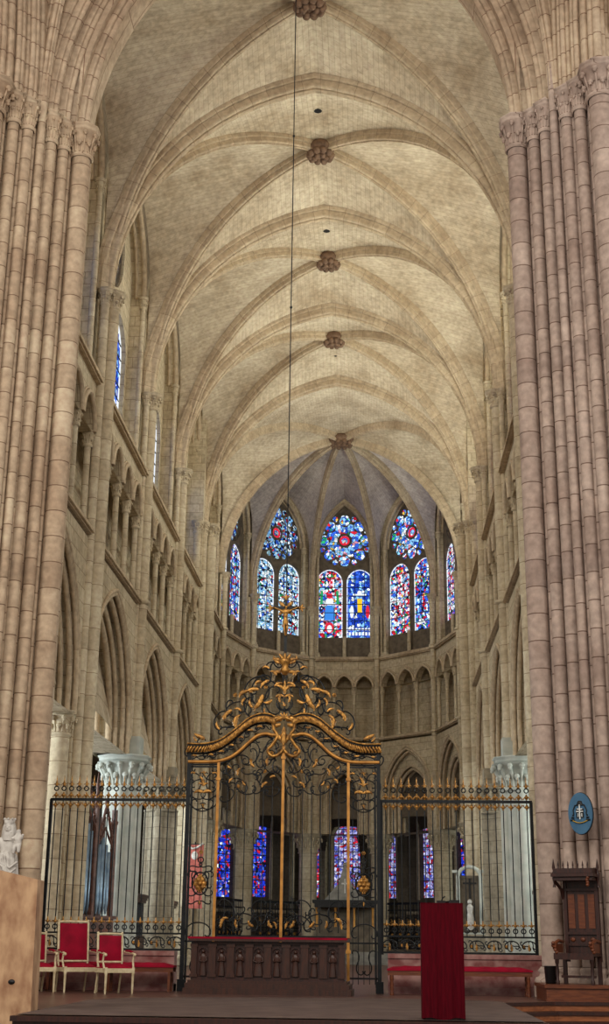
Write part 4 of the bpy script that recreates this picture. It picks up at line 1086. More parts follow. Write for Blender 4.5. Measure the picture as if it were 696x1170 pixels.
gp_('urn_finial', 'gold', urn)
# ------------------------------------------------------------------ crucifix with its corpus
c = empty('crucifix', (GX, GY, 6.15), label='black cross with a gilded figure and flared gilt ends standing on top of the gate', cat='crucifix')
gp_('cross_beam', 'iron', lambda b: (b.box((0,0,.55),(.055,.04,1.1)), b.box((0,0,.9),(.56,.04,.06))), c)
def ends(b):
    for a, p in ((0,(.27,.9)),(pi,(-.27,.9)),(pi/2,(0,1.08))):
        for q in (-.6, 0, .6): leaf(b, p, a+q, .13, q*1.5, .5)
        b.sphere((p[0],0,p[1]), .035, 8, 5)
    for a in (pi/4, 3*pi/4, 5*pi/4, 7*pi/4): leaf(b, (.03*cos(a), .9+.03*sin(a)), a, .22, 0, .5)
gp_('gilt_end', 'gold', ends, c)
def skin(name, verts, edges, radii, mat, parent=None, loc=(0,0,0), sub=1, rz=0):
    me = bpy.data.meshes.new(name); me.from_pydata(verts, edges, []); o = bpy.data.objects.new(name, me); COL.objects.link(o)
    me.materials.append(mat); m = o.modifiers.new('skin', 'SKIN'); m.use_smooth_shade = True
    for i, r in enumerate(radii):
        d = me.skin_vertices[0].data[i]; d.radius = r if isinstance(r, tuple) else (r, r); d.use_root = i == 0
    s = o.modifiers.new('sub', 'SUBSURF'); s.levels = sub; s.render_levels = sub
    o.location = loc; o.rotation_euler = (0,0,rz)
    if parent: o.parent = parent
    return o
k = 1.0
vs = [(0,-.05,.62),(0,-.05,.72),(0,-.05,.82),(0,-.05,.87),(.02,-.07,.93),(.08,-.05,.83),(.16,-.05,.87),(.25,-.045,.91),(-.08,-.05,.83),(-.16,-.05,.87),(-.25,-.045,.91),(.03,-.06,.58),(.035,-.09,.46),(.01,-.05,.34),(-.03,-.06,.58),(-.02,-.09,.46),(0,-.05,.33)]
es = [(0,1),(1,2),(2,3),(3,4),(2,5),(5,6),(6,7),(2,8),(8,9),(9,10),(0,11),(11,12),(12,13),(0,14),(14,15),(15,16)]
rs = [(.045,.035),(.04,.03),(.055,.035),.02,.034,.025,.016,.011,.025,.016,.011,.03,.022,.014,.03,.022,.014]
skin('gilded_body', vs, es, rs, M['gold'], c)
gp_('loincloth', 'gold', lambda b: b.lathe([(.045,0),(.06,.05),(.05,.09)], (0,-.05,.55), 10, sy=.8, mod=lambda a, z: 1+.12*sin(5*a)), c)
cb = MB(); cb.tube([(GX, GY+.1, 7.2), (GX, GY+.1, 24.55)], .012, 5); 
for z in (9.2, 13.6, 17.8, 21.5): cb.sphere((GX, GY+.1, z), .03, 6, 4)
tag(cb.build('hanging_cable', M['black']), 'thin dark cable dropping from the crossing arch to the crucifix', 'cable')
# ------------------------------------------------------------------ altar
a = empty('altar', (-.24, 23.95, 0), rz=rad(-2.5), label='long dark carved wooden altar with red-brown top, standing before the gilded gate', cat='altar')
def A(n, m, f, p=None):
    mb = MB(); f(mb); return mb.build(n, M[m], p or a)
A('plinth', 'woodd', lambda b: (b.box((0,0,.05),(2.86,.9,.1)), b.box((0,0,.14),(2.8,.86,.08)), b.box((0,0,.2),(2.72,.8,.05))))
A('body', 'wood', lambda b: (b.box((0,.02,.53),(2.56,.66,.64)), b.box((0,-.31,.25),(2.6,.06,.05)), b.box((0,-.31,.83),(2.6,.06,.05))))
A('tabletop', 'woodd', lambda b: (b.box((0,-.02,.89),(2.72,.84,.06)),))
A('altar_cloth', 'velvet', lambda b: (b.box((0,-.02,.925),(2.74,.86,.012)), b.box((0,-.44,.912),(2.74,.012,.03))))
for k in range(9):
    x = -1.27+2.54*k/8
    w_ = .12 if k not in (0, 8) else .1
    A('pilaster', 'woodd', lambda b: (b.box((x,-.33,.54),(w_,.05,.5)), b.box((x,-.335,.3),(w_+.03,.06,.05)), b.box((x,-.335,.79),(w_+.03,.06,.05))))
for k in range(8):
    x = -1.27+2.54*(k+.5)/8; fig = empty('carved_figure', (x,-.33,.3)); fig.parent = a; wide = 1.35 if k == 3 else 1
    mb = MB(); mb.lathe([(.062,0),(.052,.12),(.04,.2),(.055,.29),(.05,.33),(.02,.36)], (0,0,0), 10, sx=wide, sy=.6, mod=lambda t, z: 1+.08*sin(7*t)); mb.sphere((0,-.005,.39), .032, 8, 6)
    for q in (-1, 1): mb.tube([(q*.05*wide,0,.31),(q*.06*wide,-.02,.24),(q*.01,-.04,.22+.02*(k % 3))], .014, 6)
    mb.build('relief', M['woodd'], fig)
    mb = MB(); mb.tube([(.075*cos(t), .0, .38+.075*sin(t)) for t in [pi*j/8 for j in range(9)]], .01, 5); mb.build('niche_arch', M['wood'], fig)
# ------------------------------------------------------------------ armchairs
def chair(name, label, loc, rz, H=.97, w=.56, fr='cream'):
    c = empty(name, loc, rz, label, 'chair', 'red velvet armchairs'); d = .5; sh = .4
    def Q(n, m, f, p=None):
        mb = MB(); f(mb); return mb.build(n, M[m], p or c)
    for s in (-1, 1):
        Q('leg', fr, lambda b: b.lathe([(.012,0),(.018,.04),(.024,.3),(.032,.33),(.03,.36),(.026,.42)], (s*(w/2-.02),-d/2+.02,0), 8))
        Q('leg', fr, lambda b: b.tube([(s*(w/2-.05),d/2+.07,0),(s*(w/2-.05),d/2+.01,.25),(s*(w/2-.05),d/2-.02,sh)], .018, 6))
        Q('arm_post', fr, lambda b: b.tube([(s*(w/2),-d/2+.06,sh),(s*(w/2+.01),-d/2+.12,sh+.12),(s*(w/2+.01),-d/2+.08,sh+.22)], .018, 6))
        arm = Q('armrest', fr, lambda b: (b.tube([(s*(w/2),-d/2+.03,sh+.225),(s*(w/2),-d/2+.1,sh+.24),(s*(w/2-.01),d/2-.04,sh+.27)], .018, 6), b.sphere((s*(w/2),-d/2+.03,sh+.22), .028, 8, 5)))
        Q('arm_pad', 'velvet', lambda b: b.tube([(s*(w/2),-d/2+.14,sh+.255),(s*(w/2-.005),.0,sh+.28),(s*(w/2-.01),d/2-.1,sh+.28)], .022, 6), arm)
    Q('seat_frame', fr, lambda b: (b.box((0,-d/2+.01,sh-.03),(w,.03,.07)), b.box((0,d/2-.01,sh-.03),(w-.06,.03,.07)), b.box((w/2-.015,0,sh-.03),(.03,d,.07)), b.box((-w/2+.015,0,sh-.03),(.03,d,.07))))
    def seat(b):
        G_ = []
        for i in range(7):
            row = []
            for j in range(7):
                u, v = -1+i/3, -1+j/3; row.append((u*(w/2-.015), v*(d/2-.015), sh+.01+.07*(1-abs(u)**4)*(1-abs(v)**4)))
            G_.append(row)
        b.grid(G_); b.box((0,0,sh),(w-.03,d-.03,.04))
    Q('seat', 'velvet', seat)
    bw = w-.08; z0 = sh+.1; z1 = H; tl = .12
    def T(x, z, o=0): return (x, d/2-.02+(z-sh)*tl+o, z)
    bf = Q('backrest_frame', fr, lambda b: (b.tube([T(-bw/2,z0),T(-bw/2,z1),], .022, 6), b.tube([T(bw/2,z0),T(bw/2,z1)], .022, 6), b.tube([T(-bw/2,z1),T(-bw/4,z1+.008),T(bw/4,z1+.008),T(bw/2,z1)], .022, 6), b.tube([T(-bw/2,z0),T(bw/2,z0)], .02, 6), b.tube([T(-bw/2+.02,sh-.02),T(-bw/2,z0)], .018, 6), b.tube([T(bw/2-.02,sh-.02),T(bw/2,z0)], .018, 6), b.sphere(T(-bw/2,z1+.02), .024, 8, 5), b.sphere(T(bw/2,z1+.02), .024, 8, 5)))
    def back(b):
        for o, sg in ((-.015,-1),(.02,1)):
            G_ = []
            for i in range(7):
                row = []
                for j in range(7):
                    u, v = -1+i/3, -1+j/3; row.append(T(u*(bw/2-.02), (z0+z1)/2+v*((z1-z0)/2-.02), o+sg*.03*(1-abs(u)**3)*(1-abs(v)**3)))
                G_.append(row)
            b.grid(G_)
    Q('backrest', 'velvet', back)
    return c
chair('armchair', 'red velvet armchair with cream frame, half hidden by the wooden panel, leftmost of the three', (-4.2,23.55,0), rad(32), .95, .52)
chair('armchair', 'tallest red velvet armchair with cream frame, middle of the three chairs', (-3.56,23.8,0), rad(32), 1.15, .62)
chair('armchair', 'red velvet armchair with cream frame, rightmost of the three, nearest the altar', (-2.82,23.35,0), rad(32), .95, .52)
# ------------------------------------------------------------------ benches
def bench(x0, x1, y, label, turned):
    b0 = empty('bench', ((x0+x1)/2, y, 0), label=label, cat='bench', group='red topped benches'); L = x1-x0
    def Q(n, m, f):
        mb = MB(); f(mb); return mb.build(n, M[m], b0)
    def pad(b):
        G_ = []
        for i in range(25):
            row = []
            for j in range(7):
                u, v = -1+i/12, -1+j/3; row.append((u*L/2, v*.19, .43+.055*(1-abs(u)**12)*(1-abs(v)**4)+.006*sin(i*2.4)))
            G_.append(row)
        b.grid(G_); b.box((0,0,.42),(L,.38,.03))
    Q('seat_cushion', 'velvet', pad); Q('seat_rail', 'woodm', lambda b: (b.box((0,-.16,.365),(L-.02,.03,.075)), b.box((0,.16,.365),(L-.02,.03,.075))))
    n = 3 if L > 2 else 2
    for k in range(n):
        for yy in (-.15, .15):
            x = -L/2+.08+(L-.16)*k/(n-1)
            if turned: Q('leg', 'woodm', lambda b: b.lathe([(.03,0),(.035,.03),(.02,.06),(.036,.1),(.02,.14),(.036,.18),(.02,.22),(.036,.26),(.03,.33)], (x,yy,0), 10))
            else: Q('leg', 'woodm', lambda b: b.box((x,yy,.165),(.045,.045,.33)))
    return b0
bench(-4.3, -1.98, 24.62, 'red cushioned bench along the left plinth behind the armchairs', False)
bench(1.78, 4.3, 24.5, 'long red cushioned bench with turned wooden legs under the right iron screen', True)
# ------------------------------------------------------------------ lectern under red cloth
l = empty('lectern', (2.385, 16.65, 0), label='tall lectern wholly draped in a dark crimson cloth at the platform edge', cat='lectern')
def Q(n, m, f):
    mb = MB(); f(mb); return mb.build(n, M[m], l)
Q('stand', 'wood', lambda b: (b.box((0,.05,.03),(.42,.36,.06)), b.box((0,.05,.65),(.08,.08,1.2)), b.box((0,.05,1.27),(.44,.34,.03))))
def drape(b):
    rows = 26; G_ = []
    per = []
    for i in range(33): per.append((-.25+.5*i/32, -.2))
    for i in range(1, 13): per.append((.25, -.2+.4*i/12))
    for i in range(1, 33): per.append((.25-.5*i/32, .2))
    for i in range(1, 12): per.append((-.25, .2-.4*i/12))
    for r_ in range(rows+1):
        t = r_/rows; z = 1.315-t*(1.315-.025); row = []
        for i, (x, y) in enumerate(per):
            f = t*.02*sin(i*1.1)+t*.012*sin(i*.47+2); k = 1+.01*t
            row.append((x*k+(f*.3 if abs(x) > .24 else 0), y*(1+f)+ (f if y < 0 else -f), z+(.012*sin(i*.3)*t if r_ == rows else 0)))
        G_.append(row)
    b.grid(G_, closeu=True); b.box((0,0,1.313),(.505,.405,.012))
Q('red_cloth', 'drape', drape)
Q('book_stand', 'black', lambda b: (b.box((0.0,.0,1.335),(.1,.12,.03)), b.box((.16,0,1.34),(.12,.14,.035)), b.tube([(.0,.02,1.33),(.02,.02,1.38),(.05,.0,1.4)], .008, 5)))
# ------------------------------------------------------------------ wooden panel block at the left
p = empty('wooden_panel_block', (-3.4, 17.35, -.55), label='large upright block of mottled tan plywood cut off by the left edge', cat='panel')
b = MB(); P = [(-1.1,0,0),(.7,0,0),(.66,0,2.13),(-1.1,0,2.52)]
b.mesh([(x,-.0,z) for x, y, z in P]+[(x,.35,z) for x, y, z in P], [(0,1,2,3),(7,6,5,4),(0,4,5,1),(1,5,6,2),(2,6,7,3),(3,7,4,0)]); b.build('board', M['panel'], p)
b = MB(); b.box((-.26+.66,-.004,.9),(.0001,.0001,.0001)) if False else b.lathe([(.045,0),(.04,.01),(.0,.012)], (0,0,0), 12); o = b.build('finger_hole', M['black'], p); o.rotation_euler = (pi/2,0,0); o.location = (.42,.0,.89); o.scale = (1,.7,1)
# ------------------------------------------------------------------ statue of mother and child
s0 = empty('statue', (-4.72, 23.0, .0), label='white stone statue of a robed woman holding a child, behind the wooden panel', cat='statue')
def Q(n, m, f):
    mb = MB(); f(mb); return mb.build(n, M[m], s0)
Q('pedestal', 'cross', lambda b: (b.lathe([(.3,0),(.3,.12),(.22,.16),(.2,1.3),(.26,1.38),(.28,1.45)], (0,0,0), 8)))
sv = [(0,0,2.02),(0,0,2.2),(.01,0,2.38),(0,0,2.52),(0,-.02,2.6),(0,-.03,2.68),(0,-.035,2.74),(-.13,0,2.47),(-.19,-.04,2.3),(-.13,-.14,2.24),(.13,0,2.47),(.19,-.03,2.3),(.15,-.14,2.34)]
se = [(0,1),(1,2),(2,3),(3,4),(4,5),(5,6),(2,7),(7,8),(8,9),(2,10),(10,11),(11,12)]
sr = [(.15,.13),(.13,.1),(.14,.09),.05,.075,.085,.07,.06,.055,.03,.06,.055,.04]
skin('body', sv, se, sr, M['statue'], s0, sub=2)
Q('robe', 'statue', lambda b: b.lathe([(.24,1.45),(.24,1.6),(.21,1.8),(.18,2.0),(.17,2.12),(.16,2.22),(.1,2.28)], (0,0,0), 40, mod=lambda a, z: 1+.1*sin(9*a+z*3)+.05*sin(5*a-z*6)))
Q('mantle', 'statue', lambda b: [b.tube([(-.2+.05*k,-.1-.02*k,2.28-.02*k),(-.08+.04*k,-.2,2.1-.06*k),(.1,-.18,2.0-.1*k),(.2-.02*k,-.08,2.1-.1*k)], .022, 6) for k in range(5)])
Q('veil', 'statue', lambda b: (b.lathe([(.12,2.46),(.125,2.56),(.115,2.68),(.09,2.76),(.03,2.8)], (0,.02,0), 16, mod=lambda a, z: 1+.05*sin(6*a)),))
Q('crown', 'statue', lambda b: (b.lathe([(.085,0),(.1,.06),(.09,.065),(.08,.01)], (0,-.01,2.74), 12, cap=False), [b.sphere((.095*cos(k*pi/4),-.01+.095*sin(k*pi/4),2.82), .022, 6, 4) for k in range(8)]))
Q('face', 'statue', lambda b: (b.sphere((0,-.05,2.67), .078, 12, 8, (.9,1,1.2)), b.sphere((0,-.13,2.665), .014, 6, 4, (1,1,1.6)), b.sphere((-.03,-.118,2.69), .012, 6, 4), b.sphere((.03,-.118,2.69), .012, 6, 4), b.sphere((0,-.124,2.63), .014, 6, 4, (1.6,.8,.6))))
cv = [(.2,-.1,2.38),(.2,-.1,2.5),(.2,-.11,2.58),(.2,-.115,2.65),(.14,-.14,2.5),(.1,-.18,2.48),(.27,-.14,2.5),(.3,-.18,2.56),(.17,-.2,2.36),(.16,-.22,2.22),(.24,-.2,2.36),(.25,-.22,2.24)]
ce = [(0,1),(1,2),(2,3),(1,4),(4,5),(1,6),(6,7),(0,8),(8,9),(0,10),(10,11)]
skin('child', cv, ce, [.07,.065,.03,.055,.03,.02,.03,.02,.045,.025,.045,.025], M['statue'], s0, sub=2)
# ------------------------------------------------------------------ podium, bin, bishop's chair, oval shield
b = MB()
slab_poly(b, [(4.32,22.66),(5.5,22.72),(5.5,23.1),(4.9,23.75),(4.32,24.1)], 0, .2); slab_poly(b, [(4.29,22.62),(5.53,22.69),(5.53,23.12),(4.9,23.78),(4.29,24.1)], .2, .25)
tag(b.build('podium', M['woodm']), 'low brown wooden podium under the carved throne', 'podium')
b = MB(); b.lathe([(.085,0),(.1,.02),(.115,.27),(.12,.28),(.11,.28)], (4.47, 23.25, .25), 4, rz=pi/4+.2)
tag(b.build('waste_bin', M['black']), 'small black bin beside the carved throne', 'bin')
t = empty('throne', (4.93, 23.08, .25), rad(-24), 'tall dark carved wooden throne with a spiked canopy against the right pier', 'throne')
def Q(n, m, f, p=None):
    mb = MB(); f(mb); return mb.build(n, M[m], p or t)
w = .66
for s in (-1, 1):
    Q('leg', 'wood', lambda b: b.lathe([(.03,0),(.035,.05),(.022,.08),(.032,.2),(.022,.3),(.035,.34),(.035,.46)], (s*(w/2-.04),-.3,0), 8))
    Q('leg', 'wood', lambda b: b.box((s*(w/2-.04),.16,.23),(.06,.06,.46)))
    Q('side_stile', 'wood', lambda b: b.box((s*(w/2-.03) if s > 0 else -w/2+.09,.18,1.1),(.06,.07,1.5)))
    am = Q('armrest', 'woodm', lambda b: (b.tube([(s*(w/2-.02),.14,.66),(s*(w/2-.02),-.1,.68),(s*(w/2-.02),-.28,.64),(s*(w/2-.02),-.34,.56)], .03, 8), b.box((s*(w/2-.02),-.08,.56),(.03,.36,.14))))
    Q('arm_carving', 'woodm', lambda b: [b.sphere((s*(w/2-.02)+.03*cos(k),-.33-.02*sin(2*k),.5+.035*k), .032, 6, 5) for k in range(5)], am)
    Q('pinnacle', 'wood', lambda b: b.lathe([(.03,-.22),(.012,-.16),(.03,-.08),(.035,.0),(.015,.05),(.028,.1),(.004,.24)], (s*(w/2+.02),-.06 if s < 0 else .12,1.75), 8))
Q('seat', 'wood', lambda b: (b.box((0,-.08,.46),(w,.52,.05)), b.box((0,-.33,.42),(w,.03,.07)), b.box((0,-.08,.12),(w-.08,.03,.04))))
bk = Q('backrest', 'wood', lambda b: (b.box((.03,.2,1.12),(w-.12,.04,1.4)), b.box((.03,.16,1.5),(w-.06,.05,.04)), b.box((.03,.16,.8),(w-.1,.04,.04)), b.box((.03,.17,.62),(w-.1,.04,.04))))
for k in range(3): Q('back_panel', 'woodm', lambda b: (b.box((-.14+.17*k,.175,1.15),(.11,.015,.55)), b.sphere((-.14+.17*k,.17,.7), .035, 8, 5, (1.2,.4,1))), bk)
Q('canopy', 'wood', lambda b: (b.box((0,.0,1.72),(w+.06,.42,.05)), b.box((0,-.0,1.66),(w+.0,.34,.05)), b.tube([(-w/2+.06,.16,1.35),(-w/2+.05,.1,1.5),(-w/2,-.12,1.64)], .03, 6), b.box((0,.02,1.79),(w,.36,.08))))
for k in range(7): Q('cresting_spike', 'wood', lambda b: b.lathe([(.018,0),(.01,.02),(.016,.05),(.003,.12)], (-w/2+.08+(w-.16)*k/6,-.12,1.83), 6))
Q('carved_bracket', 'woodm', lambda b: [b.sphere((w/2-.08+.02*sin(3*k),-.18,1.56+.04*k), .03, 6, 5) for k in range(5)])
# oval shield
e = empty('oval_shield', (5.06, 22.98, 2.98), rad(-30), 'blue oval plaque with a gold and white crest hung on the right pier', 'plaque')
def Q(n, m, f):
    mb = MB(); f(mb); return mb.build(n, M[m], e)
def oval(b, a_, c_, y0, y1, n=28):
    P = [(a_*cos(2*pi*k/n), c_*sin(2*pi*k/n)) for k in range(n)]
    b.mesh([(x,y0,z) for x, z in P]+[(x,y1,z) for x, z in P], [tuple(range(n)), tuple(range(2*n-1,n-1,-1))]+[(k, n+k, n+(k+1) % n, (k+1) % n) for k in range(n)])
Q('plate', 'blue', lambda b: oval(b, .215, .345, -.02, .02)); Q('rim', 'black', lambda b: b.tube([(.215*cos(2*pi*k/28),.02,.345*sin(2*pi*k/28)) for k in range(28)], .012, 5, closed=True))
Q('tasselled_hat', 'black', lambda b: (b.lathe([(.09,0),(.05,.03),(.04,.07),(.01,.08)], (0,-.02,.13), 12, sy=.3), b.tube([(-.08,-.03,.14),(-.12,-.03,.05),(-.11,-.03,-.02)], .01, 5), b.tube([(.08,-.03,.14),(.12,-.03,.05),(.11,-.03,-.02)], .01, 5), [b.sphere((s*(.1-.025*(j-1)+.02*i),-.03,-.03-.04*i), .016, 6, 4) for s in (-1,1) for i in range(3) for j in range(i+1)], b.box((0,-.026,.0),(.13,.01,.15))))
Q('white_cross', 'white', lambda b: (b.box((0,-.04,.02),(.018,.012,.24)), b.box((0,-.04,.07),(.09,.012,.016)), b.box((0,-.04,.03),(.12,.012,.016)), b.box((-.03,-.038,-.03),(.012,.01,.06)), b.box((.035,-.038,-.03),(.012,.01,.06))))
Q('motto_scroll', 'joint', lambda b: b.tube([(-.13,-.03,-.12),(-.06,-.035,-.15),(.0,-.035,-.16),(.06,-.035,-.15),(.13,-.03,-.12)], .018, 6, flat=.5))
Q('wall_hook', 'black', lambda b: b.box((0,.22,.0),(.03,.46,.03)))
# ------------------------------------------------------------------ furniture deep in the choir
# grilles between the apse columns
def grille(p, q, label, h=2.65, gold=True):
    p, q = V(p), V(q); d = (q-p); L = d.length; r = empty('apse_grille', (p.x, p.y, 0), atan2(d.y, d.x), label, 'grille', 'dark grilles round the apse')
    def Q(n, m, f):
        mb = MB(); f(mb); return mb.build(n, M[m], r)
    Q('dado', 'tracery', lambda b: b.box((L/2,0,.3),(L,.25,.6)))
    Q('rail', 'iron', lambda b: (b.box((L/2,0,h),(L,.12,.1)), b.box((L/2,0,h-.3),(L,.06,.05)), b.box((L/2,0,1.5),(L,.05,.05)), b.box((L/2,0,.66),(L,.08,.08))))
    n = max(4, int(L/.17)); Q('bars', 'iron', lambda b: [b.box((L*(k+.5)/n,0,1.65),(.025,.025,2.0)) for k in range(n)])
    m = max(2, int(L/.5))
    Q('scrollwork', 'iron', lambda b: [(scroll(b, (L*(k+.2)/m,1.9), (L*(k+.8)/m,2.1), 'S', 1, .022), scroll(b, (L*(k+.2)/m,1.0), (L*(k+.8)/m,1.2), 'C', -1, .022), scroll(b, (L*(k+.2)/m,1.3), (L*(k+.8)/m,1.7), 'C', 1, .022)) for k in range(m)])
    if gold: Q('gilt_ornament', 'gold', lambda b: [acan(b, (L*(k+.5)/m,1.75), pi/2, .3) for k in range(m)]+[rosette(b, (L*(k+.5)/m,1.25), .08) for k in range(m)])
pts = [(-V1[0],V1[1]),(-V2[0],V2[1]),(-V3[0],V3[1]),(V3[0],V3[1]),(V2[0],V2[1]),(V1[0],V1[1])]
nm = ['at the far left of the apse','left of the central apse bay','in the central apse bay behind the high altar','right of the central apse bay','at the far right of the apse']
for i in range(5):
    a_, b_ = V(pts[i]+(0,)), V(pts[i+1]+(0,)); d = (b_-a_).normalized(); grille(a_+d*.6, b_-d*.6, 'dark scrolled iron grille with gilding ' + nm[i])
for s in (-1, 1):
    for (ya, yb, t_) in ((T1,T2,'second'),(T2,T3,'third'),(T3,T4,'fourth')):
        if s < 0 and ya == T1: continue
        r = empty('choir_enclosure', (s*5.95, (ya+yb)/2, 0), 0, 'dark railed choir enclosure with a moulded cornice between the piers, %s bay on the %s' % (t_, side[s]), 'enclosure', 'enclosures between the choir piers'); L = yb-ya-2.1
        def Q(n, m, f):
            mb = MB(); f(mb); return mb.build(n, M[m], r)
        hh = 2.2
        Q('base_panel', 'wood', lambda b: b.box((0,0,.5),(.16,L,1.0)))
        Q('cornice', 'wood', lambda b: (b.box((0,0,hh),(.34,L,.09)), b.box((0,0,hh-.09),(.26,L,.08)), b.box((0,0,hh-.17),(.18,L,.07))))
        n = int(L/.28); Q('balusters', 'iron', lambda b: [b.box((0,-L/2+L*(k+.5)/n,1.52),(.06,.06,1.05)) for k in range(n)])
# high altar: dark table and stone gable
h = empty('high_altar', (.22, 59.5, 0), label='dark high altar with grey stone gable seen through the right leaf of the gate', cat='altar')
def Q(n, m, f):
    mb = MB(); f(mb); return mb.build(n, M[m], h)
Q('steps', 'slab', lambda b: (b.box((0,0,.15),(5,3,.3)), b.box((0,0,.4),(4.2,2.4,.2))))
Q('table', 'tracery', lambda b: b.box((0,-.2,1.0),(2.4,1.0,1.0)))
Q('slab', 'black', lambda b: (b.box((0,0,2.55),(2.8,1.3,.12)), b.box((0,0,2.4),(2.6,1.2,.18))))
for x in (-1.2,-.4,.4,1.2): Q('post', 'goldd', lambda b: b.lathe([(.07,1.5),(.05,1.6),(.05,2.2),(.08,2.3)], (x,-.4,0), 8))
Q('back_panel', 'tracery', lambda b: b.box((0,.4,1.7),(2.4,.1,1.4)))
Q('gable', 'slab', lambda b: (b.mesh([(x,y,z) for y in (-.25,.25) for x, z in ((-.9,2.62),(.9,2.62),(.55,3.0),(.28,3.3),(.1,3.9),(0,4.1),(-.1,3.9),(-.28,3.3),(-.55,3.0))], [tuple(range(9)), tuple(range(17,8,-1))]+[(k,9+k,9+(k+1)%9,(k+1)%9) for k in range(9)]), b.sphere((0,0,4.1), .1, 8, 6)))
Q('cross_relief', 'statue', lambda b: (b.box((0,-.27,3.2),(.06,.04,.6)), b.box((0,-.27,3.3),(.3,.04,.06))))
# two plain dark bars of tall candlesticks
# choir organ with pinnacled gothic case, left aisle
og = empty('choir_organ', (-6.3, 35.2, 0), rad(62), 'brown gothic organ case with pinnacles and pale blue pipes behind the left iron screen', 'organ')
def Q(n, m, f, p=None):
    mb = MB(); f(mb); return mb.build(n, M[m], p or og)
Q('case_base', 'organ', lambda b: (b.box((0,0,.7),(2.4,.9,1.4)), b.box((0,0,1.42),(2.5,1.0,.08))))
Q('keydesk_panel', 'woodm', lambda b: [b.box((x,-.46,.8),(.34,.03,.7)) for x in (-.8,-.27,.27,.8)])
xs = [-1.15,-.38,.38,1.15]
for i, x in enumerate(xs):
    zt = 4.6 if i in (1, 2) else 4.2
    Q('buttress_post', 'organ', lambda b: (b.box((x,-.35,2.8),(.1,.12,2.8)), b.lathe([(.09,0),(.11,.08),(.05,.14),(.07,.3),(.03,.4),(.05,.55),(.005,.95)], (x,-.35,zt-.4), 6)))
for i in range(3):
    cx = (xs[i]+xs[i+1])/2; zt = 4.3 if i == 1 else 3.8
    Q('pointed_gable', 'organ', lambda b: (b.tube([(cx-.34,-.38,zt-.6),(cx-.2,-.38,zt-.1),(cx,-.38,zt+.5)], .04, 6), b.tube([(cx+.34,-.38,zt-.6),(cx+.2,-.38,zt-.1),(cx,-.38,zt+.5)], .04, 6), b.tube([(cx-.34,-.38,zt-.6),(cx-.15,-.38,zt-.35),(cx,-.38,zt-.1),(cx+.15,-.38,zt-.35),(cx+.34,-.38,zt-.6)], .035, 6), b.lathe([(.03,0),(.07,.08),(.02,.15),(.005,.35)], (cx,-.38,zt+.5), 6), [b.sphere((cx+q*(.3-.05*j),-.4,zt-.45+.15*j), .05, 6, 4) for q in (-1,1) for j in range(6)]))
    for j in range(5):
        hgt = zt-.35-abs(j-2)*.18
        Q('pipe', 'pipe', lambda b: b.lathe([(.02,1.5),(.06,1.75),(.062,1.78),(.062,hgt),(.055,hgt)], (cx-.26+.13*j,-.3,0), 8))
Q('back_case', 'organ', lambda b: b.box((0,.2,2.7),(2.3,.5,2.6)))
# stone niche monument on the right
mo = empty('niche_monument', (5.0, 50.3, 0), rad(-15), 'white framed arched niche monument with a figure, on the pier right of the crimson lectern', 'monument')
def Q(n, m, f):
    mb = MB(); f(mb); return mb.build(n, M[m], mo)
Q('base', 'amb', lambda b: b.box((0,0,.6),(1.1,.5,1.2)))
Q('frame', 'pale', lambda b: (b.tube([(-.42,-.1,1.2),(-.42,-.1,3.2)]+[(-.42*cos(pi*k/8),-.1,3.2+.36*sin(pi*k/8)) for k in range(1,8)]+[(.42,-.1,3.2),(.42,-.1,1.2)], .07, 7), b.box((0,-.1,1.2),(1.0,.25,.12)), b.box((-.52,-.1,3.4),(.2,.15,.1)), b.box((.52,-.1,3.4),(.2,.15,.1))))
Q('niche_back', 'tracery', lambda b: (b.box((0,.05,2.2),(.84,.1,2.0)), b.lathe([(.42,0),(.42,.1)], (0,0,3.15), 16, sy=.2)))
Q('figure', 'statue', lambda b: (b.lathe([(.16,0),(.14,.4),(.1,.6),(.12,.8),(.05,.9)], (0,-.08,1.35), 12, sy=.7, mod=lambda a, z: 1+.08*sin(7*a)), b.sphere((0,-.08,2.33), .09, 10, 7)))
Q('dark_cross', 'black', lambda b: (b.box((0,-.03,2.85),(.06,.05,.8)), b.box((0,-.03,2.98),(.5,.05,.06))))
# rose banner on the left bundled pier
bn = empty('painted_banner', (-5.2, 50.6, 0), label='faded rose cloth banner with a curled outline on the pier left of the gate', cat='banner')
def Q(n, m, f):
    mb = MB(); f(mb); return mb.build(n, M[m], bn)
Q('cloth', 'pink', lambda b: b.grid([[(x*(.34-.05*sin(z*3)), .03*sin(x*6+z), 2.0+z*2.3) for x in (-1,-.5,0,.5,1)] for z in [k/10 for k in range(11)]]))
Q('figure_patch', 'statue', lambda b: (b.sphere((0,-.05,3.9), .13, 8, 6, (1,.3,1.2)), b.tube([(-.3,-.04,4.3),(-.1,-.04,4.15),(.1,-.04,4.2),(.3,-.04,4.35)], .04, 6)))
Q('pole', 'iron', lambda b: (b.box((0,.05,2.2),(.04,.04,4.4)), b.box((0,0,4.32),(.7,.03,.03))))

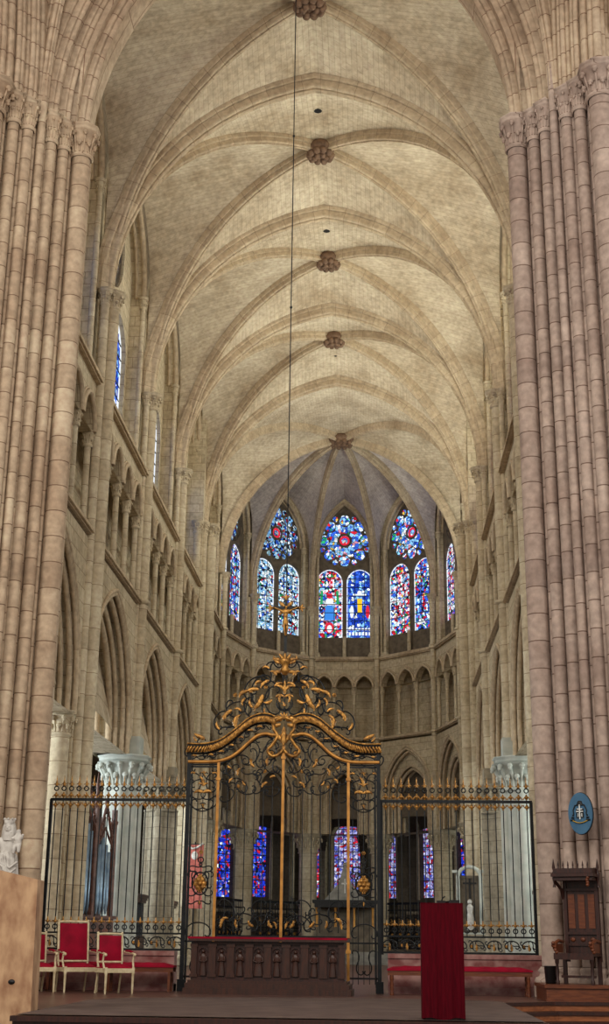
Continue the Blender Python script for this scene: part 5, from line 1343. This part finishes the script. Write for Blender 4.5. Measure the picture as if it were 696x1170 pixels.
# ================================================================== light
def area(name, loc, rot, sx, sy, power, col):
    l = bpy.data.lights.new(name, 'AREA'); l.shape = 'RECTANGLE'; l.size = sx; l.size_y = sy; l.energy = power; l.color = col
    o = bpy.data.objects.new(name, l); COL.objects.link(o); o.location = loc; o.rotation_euler = rot; return o
for i in range(4):
    y = TS[i]+1.9
    area('clerestory_daylight', (-(WX+.55), y, 18.2), (0, -pi/2, 0), 4.6, 2.2, (50, 110, 130, 120)[i], (1, .96, .86))
    area('clerestory_daylight', ((WX+.55), y, 18.0), (0, pi/2+rad(42), 0), 3.6, 2.2, (330, 560, 580, 540)[i], (.98, 1, .87))
    area('aisle_daylight', (-10.4, TS[i]+3.4, 5.2), (0, -pi/2, 0), 4.0, 2.4, 380, (.86, .95, 1))
    area('aisle_daylight', (10.4, TS[i]+3.4, 5.2), (0, pi/2, 0), 4.0, 2.4, 250, (.92, 1, .97))
area('clerestory_daylight', (-(WX+.55), T4+2.4, 18.2), (0, -pi/2, 0), 4.6, 3, 300, (1, .97, .88))
area('clerestory_daylight', ((WX+.55), T4+2.4, 18.0), (0, pi/2+rad(35), 0), 3.6, 3, 520, (.95, 1, .9))
area('aisle_daylight', (-10.4, 56, 5.2), (0, -pi/2, 0), 4.0, 2.4, 70, (.86, .95, 1))
area('aisle_daylight', (10.4, 56, 5.2), (0, pi/2, 0), 4.0, 2.4, 90, (.92, 1, .97))
area('nave_daylight', (-13, 6, 16), (rad(60), 0, rad(-52)), 5, 7, 1100, (1, .93, .84))
area('nave_daylight', (13, 4, 15), (rad(60), 0, rad(48)), 5, 7, 800, (1, .92, .86))
area('nave_daylight', (0, -4, 17), (rad(62), 0, 0), 6, 6, 2100, (1, .93, .85))
w = bpy.data.worlds.new('daylight'); sc.world = w; w.use_nodes = True
bg = w.node_tree.nodes['Background']; bg.inputs['Color'].default_value = (1, .93, .84, 1); bg.inputs['Strength'].default_value = .42
# ================================================================== camera
cam = bpy.data.cameras.new('camera'); co = bpy.data.objects.new('camera', cam); COL.objects.link(co)
pi_, ya, ro = rad(18.101), rad(-3.231), rad(.674)
fw = V((sin(ya)*cos(pi_), cos(ya)*cos(pi_), sin(pi_))); rt = V((cos(ya), -sin(ya), 0)); up = rt.cross(fw)
r2 = rt*cos(ro)+up*sin(ro); u2 = up*cos(ro)-rt*sin(ro)
mt = Matrix((r2, u2, -fw)).transposed().to_4x4(); mt.translation = V((1.618, 0, .85)); co.matrix_world = mt
cam.sensor_fit = 'VERTICAL'; cam.sensor_height = 36; cam.lens = 1505.2/1170*36; cam.clip_end = 300
sc.camera = co
sc.view_settings.view_transform = 'Standard'; sc.view_settings.look = 'None'; sc.view_settings.gamma = 1
sc.view_settings.use_curve_mapping = False; sc.view_settings.exposure = .2
